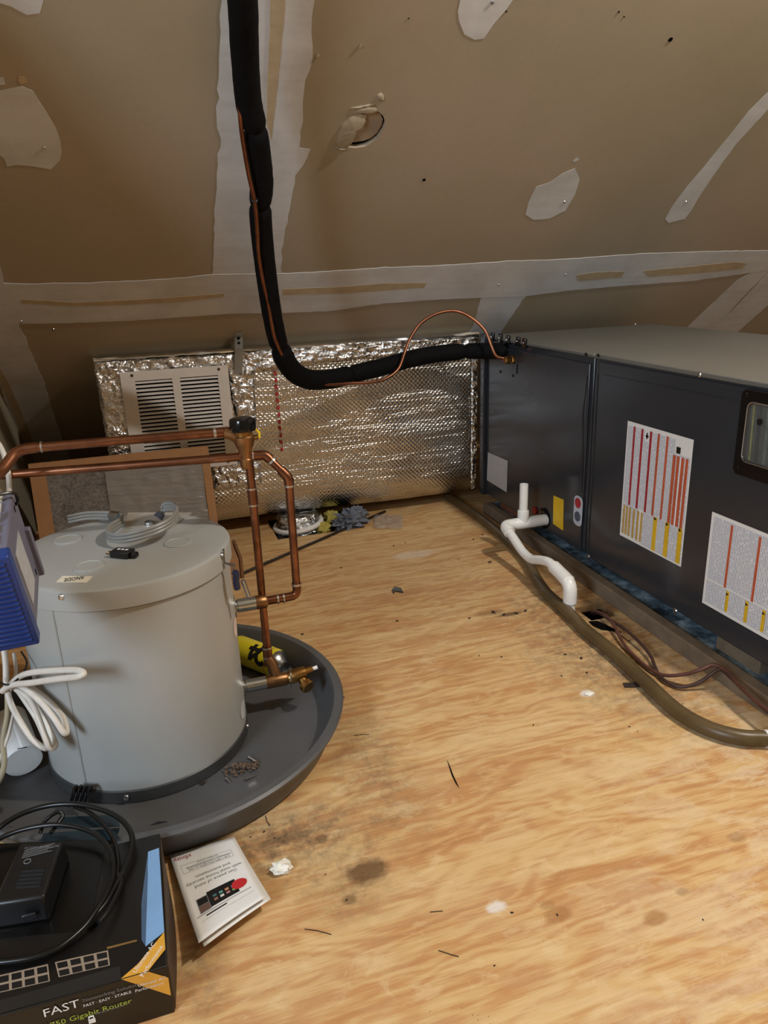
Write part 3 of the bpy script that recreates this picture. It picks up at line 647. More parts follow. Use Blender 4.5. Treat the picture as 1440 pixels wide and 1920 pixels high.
# ------------------------------------------------------------------ foil-wrapped duct
DY = 2.49
duct = thing('foil_duct', (0.5, 2.65, 0.06), 'long return duct wrapped in silver bubble foil under the sloping ceiling', 'duct')
prof = [(DY, .058), (DY, .648), (DY + .008, .656), (DY + .045, .655), (2.85, .41), (2.85, .07), (2.6, .056)]
def duct_mesh():
    mb = MB(); xs = [-.135 + (1.163 + .135) * i / 60 for i in range(61)]; rings = []
    for x in xs:
        ring = []
        for k, (y, z) in enumerate(prof):
            sag = .006 * math.sin(x * 5.0) + .004 * mnoise.noise(Vector((x * 9, 0, 3))) if k in (0, 5, 6) else .0
            ring.append(Vector((x, y, z + sag)))
        # bulging front between bottom and top
        ring[0].y += .05
        front = [Vector((x, DY - .012 * math.sin(math.pi * t) ** .7 * (0.6 + 0.5 * mnoise.noise(Vector((x * 6, t * 8, 1)))) , ring[0].z + (ring[1].z - ring[0].z) * t)) + Vector((0, .05 * max(0, 1 - t / .16) ** 2, 0)) for t in [i / 24 for i in range(1, 24)]]
        rings.append([ring[0]] + front + ring[1:])
    return mb.ring_sweep(rings)
obj('foil_wrap', duct_mesh(), M_BUBBLE, duct, ang=50)
def foil_patch(pxs, name, y=DY - .017, amp=.010, m=M_FTAPE, nu=40, nv=16, seed=0, th=True):
    a, b, c, d = [ony(*p, y) for p in pxs]           # TL TR BR BL
    def fn(u, v):
        p = a.lerp(b, u).lerp(d.lerp(c, u), v); e = min(u, 1 - u, v, 1 - v); k = min(1, e * 12)
        w = mnoise.noise(Vector((p.x * 38, p.z * 38, seed))) * .6 + abs(mnoise.noise(Vector((p.x * 75, p.z * 75, seed + 3)))) * .7
        j = mnoise.noise(Vector((p.x * 60, p.z * 60, seed + 9))) * .004
        return Vector((p.x + j, p.y + .006 * (1 - k) - amp * w * k, p.z + j))
    return obj(name, MB().grid(fn, nu, nv), m, duct, ang=180 if False else 40)
foil_patch(((173, 672), (900, 622), (900, 632), (176, 681)), 'top_strip', DY - .012, .0015, M_FLASH, 60, 3)
foil_patch(((176, 680), (452, 662), (456, 690), (182, 716)), 'foil_tape', seed=1, nu=60)
foil_patch(((450, 662), (700, 640), (700, 668), (456, 700)), 'foil_tape', seed=2, nu=60)
foil_patch(((690, 641), (898, 632), (898, 648), (690, 672)), 'foil_tape', seed=3, nu=40, amp=.006)
foil_patch(((176, 690), (228, 690), (262, 870), (208, 872)), 'foil_tape', seed=4, nu=16, nv=50)
foil_patch(((424, 684), (476, 680), (482, 800), (444, 806)), 'foil_tape', seed=5, nu=16, nv=40)
foil_patch(((392, 872), (488, 858), (492, 908), (398, 922)), 'foil_tape', seed=6, nu=30, nv=16, amp=.007)
foil_patch(((885, 640), (898, 640), (893, 916), (884, 918)), 'foil_tape', seed=7, nu=6, nv=50, amp=.006)
for k in range(12):
    t = k / 12; px = 516 + 14 * t; py = 700 + 155 * t
    p = ony(px, py, DY - .0135)
    obj('red_dash', MB().box((p.x - .004, p.y - .0006, p.z - .007), (p.x + .004, p.y, p.z + .007)), M_RED, duct, smooth=False)
# return grille
GY = DY - .020
gl = ony(224, 698, GY); gr = ony(424, 684, GY); gb = ony(456, 868, GY)
gx0, gx1, gz1, gz0 = gl.x, gr.x + .004, (gl.z + gr.z) / 2, gb.z
gril = thing('return_grille', ((gx0 + gx1) / 2, GY, gz0), 'white stamped return air grille fixed to the left end of the foil duct', 'grille')
cols = [(gx0 + .042, (gx0 + gx1) / 2 - .012), ((gx0 + gx1) / 2 + .012, gx1 - .035)]
sz1, sz0 = gz1 - .030, gz0 + .028
fr = MB()
for (x0, x1, z0, z1) in ((gx0, cols[0][0], gz0, gz1), (cols[1][1], gx1, gz0, gz1), (cols[0][1], cols[1][0], sz0, sz1), (cols[0][0], cols[1][1], sz1, gz1), (cols[0][0], cols[1][1], gz0, sz0)):
    fr.box((x0, GY - .008, z0), (x1, GY - .002, z1))
obj('face_frame', fr, M_GRILLE, gril)
obj('back_box', MB().box((gx0 + .004, GY - .002, gz0 + .004), (gx1 - .004, GY + .012, gz1 - .004)), M_DARK, gril)
NS = 22; pitch = (sz1 - sz0) / NS
slat_me = None
for ci, (x0, x1) in enumerate(cols):
    for k in range(NS):
        z = sz1 - pitch * (k + .5)
        if slat_me is None or (ci == 1 and k == 0):
            w = (x1 - x0)
            mb = MB().plate([(x0, GY - .0085, z - pitch * .22), (x0, GY - .0070, z + pitch * .05), (x0, GY - .001, z + pitch * .34), (x0, GY - .0015, z + pitch * .24), (x0, GY - .0060, z - pitch * .22)], (1, 0, 0), w)
            so = obj('slat', mb, M_GRILLE, gril, smooth=False); slat_me = so.data; z_ref = z
        else:
            o = so.copy(); COL.objects.link(o); o.location = so.location + Vector((0, 0, z - z_ref)); o.parent = gril; WP[o] = WP[so] + Vector((0, 0, z - z_ref))
for x, z in ((gx0 + .035, gz1 - .012), (gx1 - .03, gz1 - .012), (gx0 + .035, gz0 + .012), (gx1 - .03, gz0 + .012)):
    obj('screw', MB().lathe([(.005, 0), (.004, .002), (0, .002)], (x, GY - .008, z), (0, -1, 0), 10), M_DSTEEL, gril)
# hanger strap
s0 = ony(447, 700, DY - .030); top = cpt(447, 628, .002); mid = ony(448, 660, DY - .028)
st = thing('hanger_strap', tuple(s0), 'thin perforated steel strap fixing the foil duct to the ceiling', 'strap')
def ribbon(pts, w, th, ax=Vector((1, 0, 0))):
    mb = MB(); rings = []
    for i, p in enumerate(pts):
        T = (pts[min(i + 1, len(pts) - 1)] - pts[max(i - 1, 0)]).normalized(); B = T.cross(ax).normalized() * th
        rings.append([p - ax * w / 2 - B / 2, p + ax * w / 2 - B / 2, p + ax * w / 2 + B / 2, p - ax * w / 2 + B / 2])
    return mb.ring_sweep(rings)
obj('band', ribbon([s0, mid, mid + Vector((0, -.004, .010)), top + Vector((0, 0, -.008)), cpt(447, 622, .003)], .026, .0016), mat('grey_strap_steel', (128, 125, 118), .42, 0.2), st)
for q in ((447, 632), (447, 641)):
    p = cpt(*q, .004); d = (mid - top).normalized(); obj('strap_hole', MB().lathe([(.0045, 0), (.0045, .002), (0, .002)], mid.lerp(top, .55 if q[1] == 641 else .85) + Vector((0, -.004, 0)), (0, -1, 0), 10), M_DARK, st)

# ------------------------------------------------------------------ refrigerant lines
def P(lst): return [atd(*q) for q in lst]
line = P([(428, -420, .94), (439, -260, 1.045), (446, -140, 1.14), (450, -60, 1.205), (456, 20, 1.275), (459, 100, 1.36), (466, 190, 1.455), (478, 240, 1.51), (487, 300, 1.585), (491, 345, 1.64), (488, 385, 1.69), (491, 440, 1.76), (500, 520, 1.87), (512, 600, 1.98), (525, 652, 2.06), (546, 692, 2.14), (577, 711, 2.21), (617, 711, 2.28), (658, 702, 2.34), (717, 688, 2.41), (767, 674, 2.46), (817, 664, 2.49), (871, 659, 2.50), (921, 658, 2.49), (956, 659, 2.475)])
suc = thing('insulated_suction_line', tuple(line[-1]), 'thick black foam insulated pipe hanging from the ceiling to the coil cabinet', 'pipe')
lp = crom(line, 10)
def sleeve(i0, i1, r, lab=None):
    seg = lp[i0 * 10:i1 * 10 + 1]; n = len(seg); rr = []
    for i in range(n):
        e = min(i, n - 1 - i); k = [0.72, 0.90, 0.98][e] if e < 3 else 1.0
        rr.append(r * k * (1 + .03 * mnoise.noise(Vector((i * .35, i0, 0)))))
    return obj('foam_sleeve', MB().tube(seg, rr, 20), M_FOAM, suc)
for a, b, r in ((0, 7, .0262), (7, 10, .0255), (10, 14, .0262), (14, 18, .0300), (18, 22, .0285), (22, 24, .0270)): sleeve(a, b, r)
liq = P([(446, 150, 1.415), (452, 235, 1.48), (459, 285, 1.535), (467, 330, 1.585), (477, 375, 1.64), (482, 425, 1.70), (485, 475, 1.77), (492, 520, 1.835), (502, 565, 1.905), (512, 620, 1.965), (519, 643, 2.01), (533, 672, 2.07), (558, 703, 2.14), (583, 717, 2.20), (617, 721, 2.25), (650, 719, 2.30), (692, 717, 2.34), (721, 711, 2.37), (746, 693, 2.385), (758, 664, 2.39), (767, 639, 2.395), (787, 608, 2.40), (817, 589, 2.405), (850, 583, 2.41), (879, 593, 2.415), (908, 618, 2.42), (921, 648, 2.425), (931, 668, 2.43), (950, 673, 2.435)])
cl = thing('copper_liquid_line', tuple(liq[-1]), 'thin bare copper tube looping beside the black insulated pipe into the coil cabinet', 'pipe')
fit = onx(963, 674, FX)
obj('tube', MB().tube(crom(liq + [fit + Vector((-.035, 0, 0))], 6), .0050, 10), mat('dull_liquid_copper', (150, 100, 76), 0.40, 1.0, 0.3, 22), cl)
nut = obj('flare_nut', MB().lathe([(.008, 0), (.0125, .004), (.0125, .018), (.010, .024), (.014, .028), (.014, .034)], fit + Vector((-.034, 0, 0)), (1, 0, 0), 6), M_BRASS, cl, label='brass flare nut')
for i in (4, 12): obj('cable_tie', MB().tube([liq[i] + Vector((0, 0, .002)) + v for v in [Vector((.0065 * math.cos(a), .004 * math.sin(a), .0065 * math.sin(a))) for a in [2 * math.pi * k / 12 for k in range(12)]]], .0018, 6, closed=True), M_BLACK, cl)

# ------------------------------------------------------------------ drain piping, hose, cables by the furnace
pv = thing('pvc_condensate_drain', (1.008, 1.55, 0), 'white pvc condensate drain with open standpipe and trap beside the furnace', 'drain pipe')
tz, ty = .114, 1.957
obj('stub', MB().tube([(FX + .004, ty, tz), (1.02, ty, tz)], .0133, 18), M_PVC, pv)
obj('tee', MB().tube([(1.155, ty, tz), (1.15, ty, tz), (1.052, ty, tz), (1.047, ty, tz)], [.0172, .0184, .0184, .0172], 20).tube([(1.084, ty, tz), (1.084, ty, tz + .036), (1.084, ty, tz + .042)], [.0172, .0184, .0176], 20), M_PVC, pv)
sp = MB(); n = 20
rings = [[Vector((1.084 + r * math.cos(2 * math.pi * k / n), ty + r * math.sin(2 * math.pi * k / n), z)) for k in range(n)] for r, z in ((.0133, tz + .02), (.0133, tz + .128), (.0105, tz + .128), (.0105, tz + .03))]
sp.ring_sweep(rings, caps=False); obj('standpipe', sp, M_PVC, pv)
obj('hub', MB().tube([(1.145, ty, tz), (1.166, ty, tz)], .0180, 20), M_PVC, pv)
obj('elbow', MB().tube(rounded([(1.05, ty, tz), (1.02, ty, tz), (1.02, ty - .034, tz - .012)],   .02), .0182, 20), M_PVC, pv)
trap = [(1.02, 1.945, .110), onx(965, 1012, 1.02), onx(980, 1034, 1.018), onx(996, 1048, 1.016), onx(1012, 1050, 1.015), onx(1030, 1055, 1.013), onx(1047, 1072, 1.011), onx(1066, 1090, 1.009)]
obj('trap_pipe', MB().tube(crom(trap, 6), .0134, 18), M_PVC, pv)
e0 = onx(1066, 1090, 1.009)
def up(p, k): return p[-1].lerp(p[-2], k)
c_ = trap[-1]; b_ = onx(1036, 1060, 1.012)
obj('coupling', MB().tube([b_.lerp(c_, .1), c_], .0182, 20), M_PVC, pv)
floor_pt = Vector((1.008, 1.552, -.02)); dtop = Vector((1.008, 1.556, c_.z - .004))
obj('elbow', MB().tube(rounded([c_.lerp(b_, .35), dtop, dtop + Vector((0, -.002, -.052))], .022), .0184, 20), M_PVC, pv)
obj('down_pipe', MB().tube([dtop, (1.008, 1.551, 0.0005)], .0133, 18), M_PVC, pv)
hp = [(838, 930), (860, 943), (894, 966), (923, 988), (950, 1012), (976, 1037), (994, 1061), (1006, 1084), (1026, 1113), (1055, 1139), (1080, 1163), (1100, 1183), (1152, 1225), (1211, 1279), (1269, 1332), (1327, 1365), (1386, 1382), (1440, 1385), (1500, 1390), (1600, 1405)]
hose = thing('brown_drain_hose', tuple(onz(1055, 1139)), 'thick brown vinyl hose curving across the floor beside the furnace', 'hose')
hc0, hc1 = onz(1434, 1385, .0158), onz(1452, 1384, .0158)
obj('end_clamp', MB().tube([hc0, hc1], .0168, 16), M_PVC, hose, label='white clamp')
obj('hose_tube', MB().tube(crom([onz(*p, .0158) for p in hp], 6), .0155, 16), M_HOSE, hose)
wires = []
W = lambda l: [onz(px, py, z) for px, py, z in l]
w1 = W([(1104, 1152, -.04), (1118, 1147, .004), (1137, 1155, .020), (1153, 1175, .020), (1165, 1200, .012), (1185, 1226, .008), (1215, 1252, .008), (1245, 1266, .012), (1285, 1264, .03), (1315, 1255, .05), (1340, 1247, .058), (1365, 1262, .056), (1395, 1295, .052), (1440, 1332, .05), (1500, 1370, .05)])
w2 = W([(1108, 1155, -.04), (1122, 1150, .004), (1145, 1163, .022), (1172, 1180, .022), (1200, 1205, .018), (1220, 1230, .014), (1230, 1255, .010), (1245, 1275, .008), (1275, 1288, .008), (1310, 1280, .020), (1335, 1263, .045), (1352, 1256, .054), (1380, 1280, .052), (1440, 1336, .047), (1500, 1375, .047)])
tag(obj('thermostat_cable', MB().tube(crom(w1, 6), .0042, 10), M_WIRE), 'red brown cable rising from the floor hole, upper of the looping pair', 'cable', 'cables beside the furnace')
tag(obj('thermostat_cable', MB().tube(crom(w2, 6), .0040, 10), mat('dark_brown_cable', (66, 44, 38), .45, var=.2, scale=30)), 'darker brown cable drooping lower of the looping pair', 'cable', 'cables beside the furnace')

# ------------------------------------------------------------------ water heater in its pan
HC = Vector((-.075, 1.357, 0)); HR = .189
pan = obj('drain_pan', MB().lathe([(0, .002), (.335, .002), (.345, .006), (.362, .058), (.374, .061), (.3755, .066), (.371, .070), (.357, .069), (.351, .062), (.334, .016), (.325, .012), (0, .012)], (-.057, 1.374, 0), n=96, caps=False), M_PAN)
tag(pan, 'round dark grey plastic drain pan under the water heater', 'drain pan')
wh = thing('water_heater', (HC.x, HC.y, .012), 'short cylindrical grey electric water heater standing in the dark pan', 'water heater')
obj('base_ring', MB().lathe([(HR - .002, .0125), (HR + .0025, .014), (HR + .0025, .036), (HR - .002, .040)], HC, n=96), M_BASE, wh)
obj('tank_jacket', MB().lathe([(HR, .038), (HR, .391)], HC, n=96), M_TANK, wh)
obj('lid', MB().lathe([(HR + .0005, .3895), (HR + .005, .3890), (HR + .0055, .390), (HR + .0055, .4205), (HR + .0045, .4235), (HR + .001, .4255), (HR - .004, .426), (0, .426)], HC, n=96), M_TANK, wh, ang=25)
obj('lid_gap_shade', MB().lathe([(HR + .0006, .3865), (HR + .0006, .3893)], HC, n=96, caps=False), M_SEAM, wh)  # dark ring paints the gap and thin shadow under the lid lip
# vertical seam of the jacket, found where the photograph shows it
def on_tank(px, py, r=HR):
    d = ray(px, py); ox, oy = -HC.x, -HC.y; a = d.x ** 2 + d.y ** 2; b = 2 * (ox * d.x + oy * d.y); c = ox * ox + oy * oy - r * r
    t = (-b - math.sqrt(max(0, b * b - 4 * a * c))) / (2 * a); return EYE + d * t
s_top = on_tank(95, 1128); ang = math.atan2(s_top.y - HC.y, s_top.x - HC.x)
def tank_pt(a, z, r): return HC + Vector((math.cos(a) * r, math.sin(a) * r, z))
obj('jacket_seam', MB().plate([tank_pt(ang + .008, .042, HR), tank_pt(ang - .008, .042, HR + .0002), tank_pt(ang - .008, .388, HR + .0002), tank_pt(ang + .008, .388, HR)], (math.cos(ang), math.sin(ang), 0), .0008), mat('seam_edge', (150, 149, 143), .4), wh, smooth=False)
def radial_screw(px, py, r, parent=wh, R_=.0048):
    p = on_tank(px, py, r); n_ = Vector((p.x - HC.x, p.y - HC.y, 0)).normalized()
    return obj('screw', MB().lathe([(R_ * 1.25, 0), (R_ * 1.2, .001), (R_, .0035), (R_ * .5, .0045), (0, .0046)], p, n_, 10), M_SCREW, parent)
radial_screw(116, 1119, HR + .004); radial_screw(237, 1495, HR + .003); radial_screw(463, 1362, HR + .003)
for (px, py, r) in ((127, 1012, .026), (333, 1018, .025), (167, 1062, .026)):
    p = onz(px, py, .426); obj('knockout_disc', MB().lathe([(r, -.0005), (r, .0012), (r - .003, .0022), (r - .004, .0012), (0, .0012)], p, n=40), M_TANK, wh)
al = [onz(*p, .4265) for p in ((105, 1092), (117, 1080), (174, 1081), (162, 1093))]
al_o = obj('anode_label', MB().plate(al, (0, 0, 1), .0004), mat('cream_label', (226, 218, 198), .5, var=.03), wh, smooth=False)
ctr = sum(al, Vector()) / 4; u_ = (al[1] - al[2]); v_ = (al[0] - al[1])
an_f = frame(ctr - u_.normalized().cross(Vector((0, 0, 1))) * 0 + Vector((0, 0, .0006)) + Vector((0, .004, 0)), (-1, 0.03, 0), (0, -1, 0))
obj('lettering', text_mb('ANODE', lambda x, y: an_f(x * .72, y * 1.7 - .004), .0125), M_INK, al_o, smooth=False)
cp = [onz(*p, .4262) for p in ((240, 962), (360, 962), (318, 993), (232, 990))]
obj('junction_cover', MB().plate(cp, (0, 0, 1), .0015), mat('warm_grey_enamel', (168, 164, 156), .4), wh, smooth=False)  # cover plate in its own warm grey
# round nipple plates and stickers on the right side
for z in (.271, .088):
    obj('nipple_collar', MB().lathe([(.024, -.004), (.0235, .002), (.018, .004), (.0135, .004)], (HC.x + HR - .001, HC.y, z), (1, 0, 0), 28), M_STEEL, wh)
for (px, py, w, h, c) in ((441, 1175, .012, .02, (214, 196, 186)), (455, 1330, .012, .018, (206, 206, 204))):
    p = on_tank(px, py); a0 = math.atan2(p.y - HC.y, p.x - HC.x)
    obj('sticker', MB().plate([tank_pt(a0 + .10 * math.cos(t), p.z + h * math.sin(t), HR + .0006) for t in [2 * math.pi * k / 16 for k in range(16)]], (math.cos(a0), math.sin(a0), 0), .0004), mat('sticker_%d' % px, c, .4), wh, smooth=False)
# lever on the side
la = on_tank(416, 1030, HR + .004); lb_ = on_tank(417, 1056, HR + .004); na = Vector((la.x - HC.x, la.y - HC.y, 0)).normalized(); tn = Vector((-na.y, na.x, 0))
lev = thing('ball_valve_handle', tuple(lb_), 'small steel lever with dark blue grip on the side of the water heater lid', 'lever')
obj('bracket', ribbon([la + na * .002, lb_ + na * .003, lb_ + na * .010 + Vector((.012, 0, -.006)), ony(437, 1070, 1.262)], .008, .002, tn), M_STEEL, lev)
hb0, hb1 = ony(439, 1072, 1.258), ony(445, 1104, 1.262)
obj('grip', MB().tube(crom([hb0, hb0 + Vector((.003, 0, -.006)), hb0.lerp(hb1, .6), hb1]), .0062, 12), mat('navy_vinyl', (36, 42, 70), .3), lev)
obj('nut', MB().tube([ony(455, 1088, 1.262), ony(466, 1118, 1.264)], .0042, 10), M_STEEL, lev)
obj('screw', MB().lathe([(.005, 0), (.0045, .004), (0, .0045)], on_tank(416, 1040, HR + .006), na, 10), M_SCREW, lev)

# copper pipework
RX, RY = .1725, 1.372
cw = thing('copper_pipework', (.19, 1.36, .1), 'aged copper pipes with soldered fittings beside the water heater', 'pipes')
def pipe(path, r=.0079, m=M_COP, name='pipe', rr=.02, n=14): return obj(name, MB().tube(rounded(path, rr), r, n), m, cw)
def band(p, d, r=.0098, w=.004, m=M_SOLDER, name='solder_ring'):
    p, d = Vector(p), Vector(d).normalized(); return obj(name, MB().tube([p - d * w / 2, p + d * w / 2], r, 14), m, cw)
def fitting(path, r=.0098, m=M_COP, name='elbow', rr=.012): return obj(name, MB().tube(rounded(path, rr), r, 14), m, cw)
UZ, LZ = .271, .088
NX = HC.x + HR
for z, x1 in ((UZ, .158), (LZ, .166)):
    obj('nipple', MB().tube([(NX - .004, HC.y, z), (NX + .006, HC.y, z), (NX + .007, HC.y, z), (x1, HC.y, z)], [.0115, .0115, .0133, .0133], 18), M_ZINC, cw, label='galvanised nipple')
# upper outlet: tee body, solder rings, elbow and second riser
obj('adapter', MB().tube([(.154, HC.y, UZ), (.158, HC.y, UZ), (.176, HC.y, UZ), (.18, HC.y, UZ)], [.0125, .0140, .0140, .011], 12), M_BRONZE, cw)
r2x = .2415
pipe([(.176, HC.y, UZ), (r2x, HC.y, UZ + .001), (r2x, HC.y, UZ + .03)], .0088, M_COP, 'elbow', .014)
for x in (.201, .213): band((x, HC.y, UZ), (1, 0, 0), .0103, .0032)
band((r2x, HC.y, UZ + .026), (0, 0, 1), .0102)
top2 = Vector((r2x + .001, HC.y, .520)); kn = Vector((.204, 1.372, .566)); 
pipe([(r2x, HC.y, UZ + .02), top2], .0082)
fitting([top2 + Vector((0, 0, -.014)), top2, top2.lerp(kn, .35)], .0098); band(top2 + Vector((0, 0, -.016)), (0, 0, 1))
pipe([top2, kn], .0078); band(top2.lerp(kn, .72), kn - top2)
lend = Vector((-.4495, 1.478, .562))
fdir = (lend - kn).normalized()
fitting([kn.lerp(top2, .2), kn, kn + fdir * .022], .0096); band(kn + fdir * .024, fdir)
obj('pipe', MB().tube([kn, lend], .0082, 14), M_COP, cw)
# lower inlet: nipple, tee, drain cock, riser 1
obj('tee', MB().tube([(.160, HC.y, LZ), (.164, HC.y, LZ), (.204, HC.y, LZ), (.208, HC.y, LZ)], [.0125, .0142, .0142, .012], 14).tube([(.186, HC.y, LZ), (.180, RY - .006, LZ + .034), (RX, RY, LZ + .048)], .0105, 14), M_BRONZE, cw)
for z in (LZ + .050, LZ + .072): band((RX, RY, z), (0, 0, 1), .0104, .0035)
fitting([(RX, RY, LZ + .03), (RX, RY, LZ + .075)], .0098)
pipe([(RX, RY, LZ + .05), (RX, RY, .575)])
for z in (.470, .503): band((RX, RY, z), (0, 0, 1), .0096, .003)
fitting([(RX, RY, .470), (RX, RY, .503)], .0094, M_COP, 'coupling')
dv = thing('drain_cock', (.235, HC.y, LZ), 'small brass drain valve with round cap at the foot of the water heater', 'valve')
obj('body', MB().tube([(.206, HC.y, LZ), (.212, HC.y, LZ), (.238, HC.y, LZ + .004), (.246, HC.y, LZ + .006), (.247, HC.y, LZ + .006), (.262, HC.y, LZ + .010)], [.011, .0150, .0140, .0125, .0085, .0070], 12), M_BRASS, dv)
obj('stem_tip', MB().tube([(.262, HC.y, LZ + .010), (.272, HC.y, LZ + .012)], .0042, 8), M_WHITE, dv)
obj('spout', MB().tube([(.234, HC.y, LZ), (.240, HC.y - .014, LZ - .012), (.243, HC.y - .022, LZ - .017)], [.009, .010, .0105], 14), M_BRASS, dv)
obj('cap', MB().lathe([(.0120, 0), (.0145, .001), (.0145, .011), (.0125, .0128), (.008, .0130), (0, .0115)], (.240, HC.y - .017, LZ - .012), (.42, -.85, -.28), 24), M_BRASS, dv)
obj('wire_handle', MB().tube([Vector((.214, HC.y, LZ)) + Vector((.003 * math.sin(t), .016 * math.sin(t), .018 * math.cos(t) - .002)) for t in [2 * math.pi * k / 24 for k in range(24)]], .0018, 6, closed=True), M_STEEL, dv)
# mixing valve on top of riser 1
mv = thing('mixing_valve', (RX - .006, RY, .56), 'bronze mixing valve with glossy black cap at the top of the copper riser', 'valve')
VX, VY = RX - .006, RY
obj('body', MB().lathe([(.0105, .545), (.0115, .548), (.0115, .562), (.0098, .564), (.0125, .578), (.017, .590), (.020, .598), (.020, .606), (.018, .608)], (VX, VY, 0), n=20), M_BRONZE, mv)
obj('side_port', MB().tube([(VX - .004, VY, .598), (VX - .020, VY + .004, .612), (VX - .034, VY + .006, .616)], [.012, .0125, .0115], 14), M_BRONZE, mv)
obj('neck', MB().lathe([(.0165, .606), (.0165, .618), (.0145, .619)], (VX, VY, 0), n=24), M_BRASS, mv)
obj('cap', MB().lathe([(.0225, .617), (.0245, .6185), (.0248, .634), (.0235, .639), (.019, .641), (0, .642)], (VX, VY, 0), n=32), M_BLACKG, mv, label='glossy black cap')
obj('bleed_port', MB().tube([(VX + .016, VY - .004, .602), (VX + .026, VY - .006, .604)], .0045, 10), M_BRASS, mv)
obj('tag', MB().tube([(VX + .020, VY - .008, .621), (VX + .0285, VY - .008, .612), (VX + .028, VY - .008, .602)], .0022, 8), M_YELLOW, mv)
bz = .616; by = VY + .007
obj('pipe', MB().tube([(VX - .03, by, bz), (-.205, by + .008, bz + .004)], .0084, 14), M_COP, cw); band((VX - .052, by, bz), (1, 0, 0), .0104, .005)
fitting([(VX - .032, by, bz), (VX - .050, by, bz)], .0098, M_COP, 'coupling')
band((-.183, by + .008, bz + .004), (1, 0, 0), .0102, .003)
fitting([(-.19, by + .008, bz + .004), (-.222, by + .008, bz + .003), (-.250, by - .02, bz - .028), (-.30, by - .03, bz - .05), (-.4495, by - .02, bz - .05)], .0098, M_COP, 'elbow', .016)
obj('escutcheon', MB().lathe([(.03, 0), (.03, .003), (.012, .01), (.009, .01)], (-.449, 1.478, .562), (1, -.1, 0), 20), M_DSTEEL, cw)

# things on the lid
cz0 = .428
coilc = thing('flat_grey_cord', tuple(onz(260, 985, .43)), 'coiled flat grey three-wire cord lying on top of the water heater', 'cord')
cpath = [onz(*p) for p in ((128, 974, cz0 + .004), (165, 967, cz0 + .010), (205, 967, cz0 + .012), (228, 970, cz0 + .010), (224, 980, cz0 + .012), (207, 991, cz0 + .014), (203, 1003, cz0 + .014), (215, 1009, cz0 + .016), (245, 1007, cz0 + .022), (285, 996, cz0 + .028), (315, 982, cz0 + .032), (331, 966, cz0 + .034), (330, 954, cz0 + .034), (320, 949, cz0 + .034), (308, 951, cz0 + .030), (303, 960, cz0 + .022))]
for k in range(3):
    obj('conductor', MB().tube([p + Vector((0, (k - 1) * .002, (k - 1) * .0058)) for p in crom(cpath, 6)], .0034, 8), M_CABLEG, coilc)
obj('clamp', MB().tube([onz(209, 967, cz0 + .012), onz(226, 969, cz0 + .012)], .0105, 14), M_STEEL, coilc)
obj('plug', MB().tube([onz(303, 962, cz0 + .020), onz(296, 971, cz0 + .012)], [.008, .010], 12), mat('dark_grey_connector', (70, 72, 80), .3), coilc)
tag(obj('lock_nut', MB().lathe([(.009, 0), (.009, .005), (.006, .006), (.006, .002)], onz(280, 982, .4285), n=8), M_STEEL), 'small shiny lock nut on the heater lid inside the cord coil', 'nut')
kc = thing('black_connector', tuple(onz(228, 1042, .427)), 'small black plastic cable connector lying on the heater lid', 'connector')
k0 = onz(206, 1046, .4265); k1 = onz(240, 1049, .4265); kx = (k1 - k0).normalized(); ky = Vector((-kx.y, kx.x, 0))
Mk = Matrix(((kx.x, ky.x, 0, k0.x), (kx.y, ky.y, 0, k0.y), (0, 0, 1, k0.z), (0, 0, 0, 1)))
Lk = (k1 - k0).length
obj('housing', MB().box((0, 0, 0), (Lk, .024, .012), Mk), M_BLACK, kc, .0015)
obj('lug', MB().box((Lk, .004, 0), (Lk + .012, .018, .010), Mk), M_BLACKG, kc, .003)
obj('pin', MB().tube([Mk @ Vector((-.012, .006, .005)), Mk @ Vector((0, .006, .005))], .0012, 6), M_BRASS, kc)
obj('pin', MB().tube([Mk @ Vector((-.014, .016, .005)), Mk @ Vector((0, .016, .005))], .0012, 6), M_BRASS, kc)
for k in range(3): obj('print_mark', MB().box((.008 + k * .008, .012, .012), (.013 + k * .008, .017, .0124), Mk), M_WHITE, kc, smooth=False)

# spray can lying in the pan
ca = thing('spray_can', tuple(onz(500, 1250, .012)), 'yellow spray can with large black lettering lying in the pan', 'can')
c1 = onz(533, 1249, .046); c0 = onz(462, 1222, .046); ax = (c1 - c0).normalized(); c0 = c1 - ax * .155
obj('can_body', MB().lathe([(.026, 0), (.0315, .004), (.0325, .008), (.0325, .128), (.030, .134)], c0, ax, 32), M_CANY, ca)
obj('shoulder', MB().lathe([(.0305, .132), (.0305, .135), (.026, .145), (.016, .152), (.012, .155), (.012, .160), (0, .160)], c0, ax, 32), M_STEEL, ca)
upv = Vector((0, 0, 1)); e1 = (upv - ax * upv.dot(ax)).normalized(); e2 = ax.cross(e1)
def can_fn(s0, th0):
    def fn(x, y):      # lettering runs round the can, up = along the axis
        th = th0 - x / .0325; s = s0 + y
        return c0 + ax * s + (e1 * math.cos(th) + e2 * math.sin(th)) * .0329
    return fn
side = 1 if e2.y < 0 else -1
def can_fn2(s0, th0):
    def fn(x, y):      # lettering along the axis
        th = th0 + side * (y / .0325)
        return c0 + ax * (s0 - x) + (e1 * math.cos(th) + e2 * math.sin(th)) * .0329
    return fn
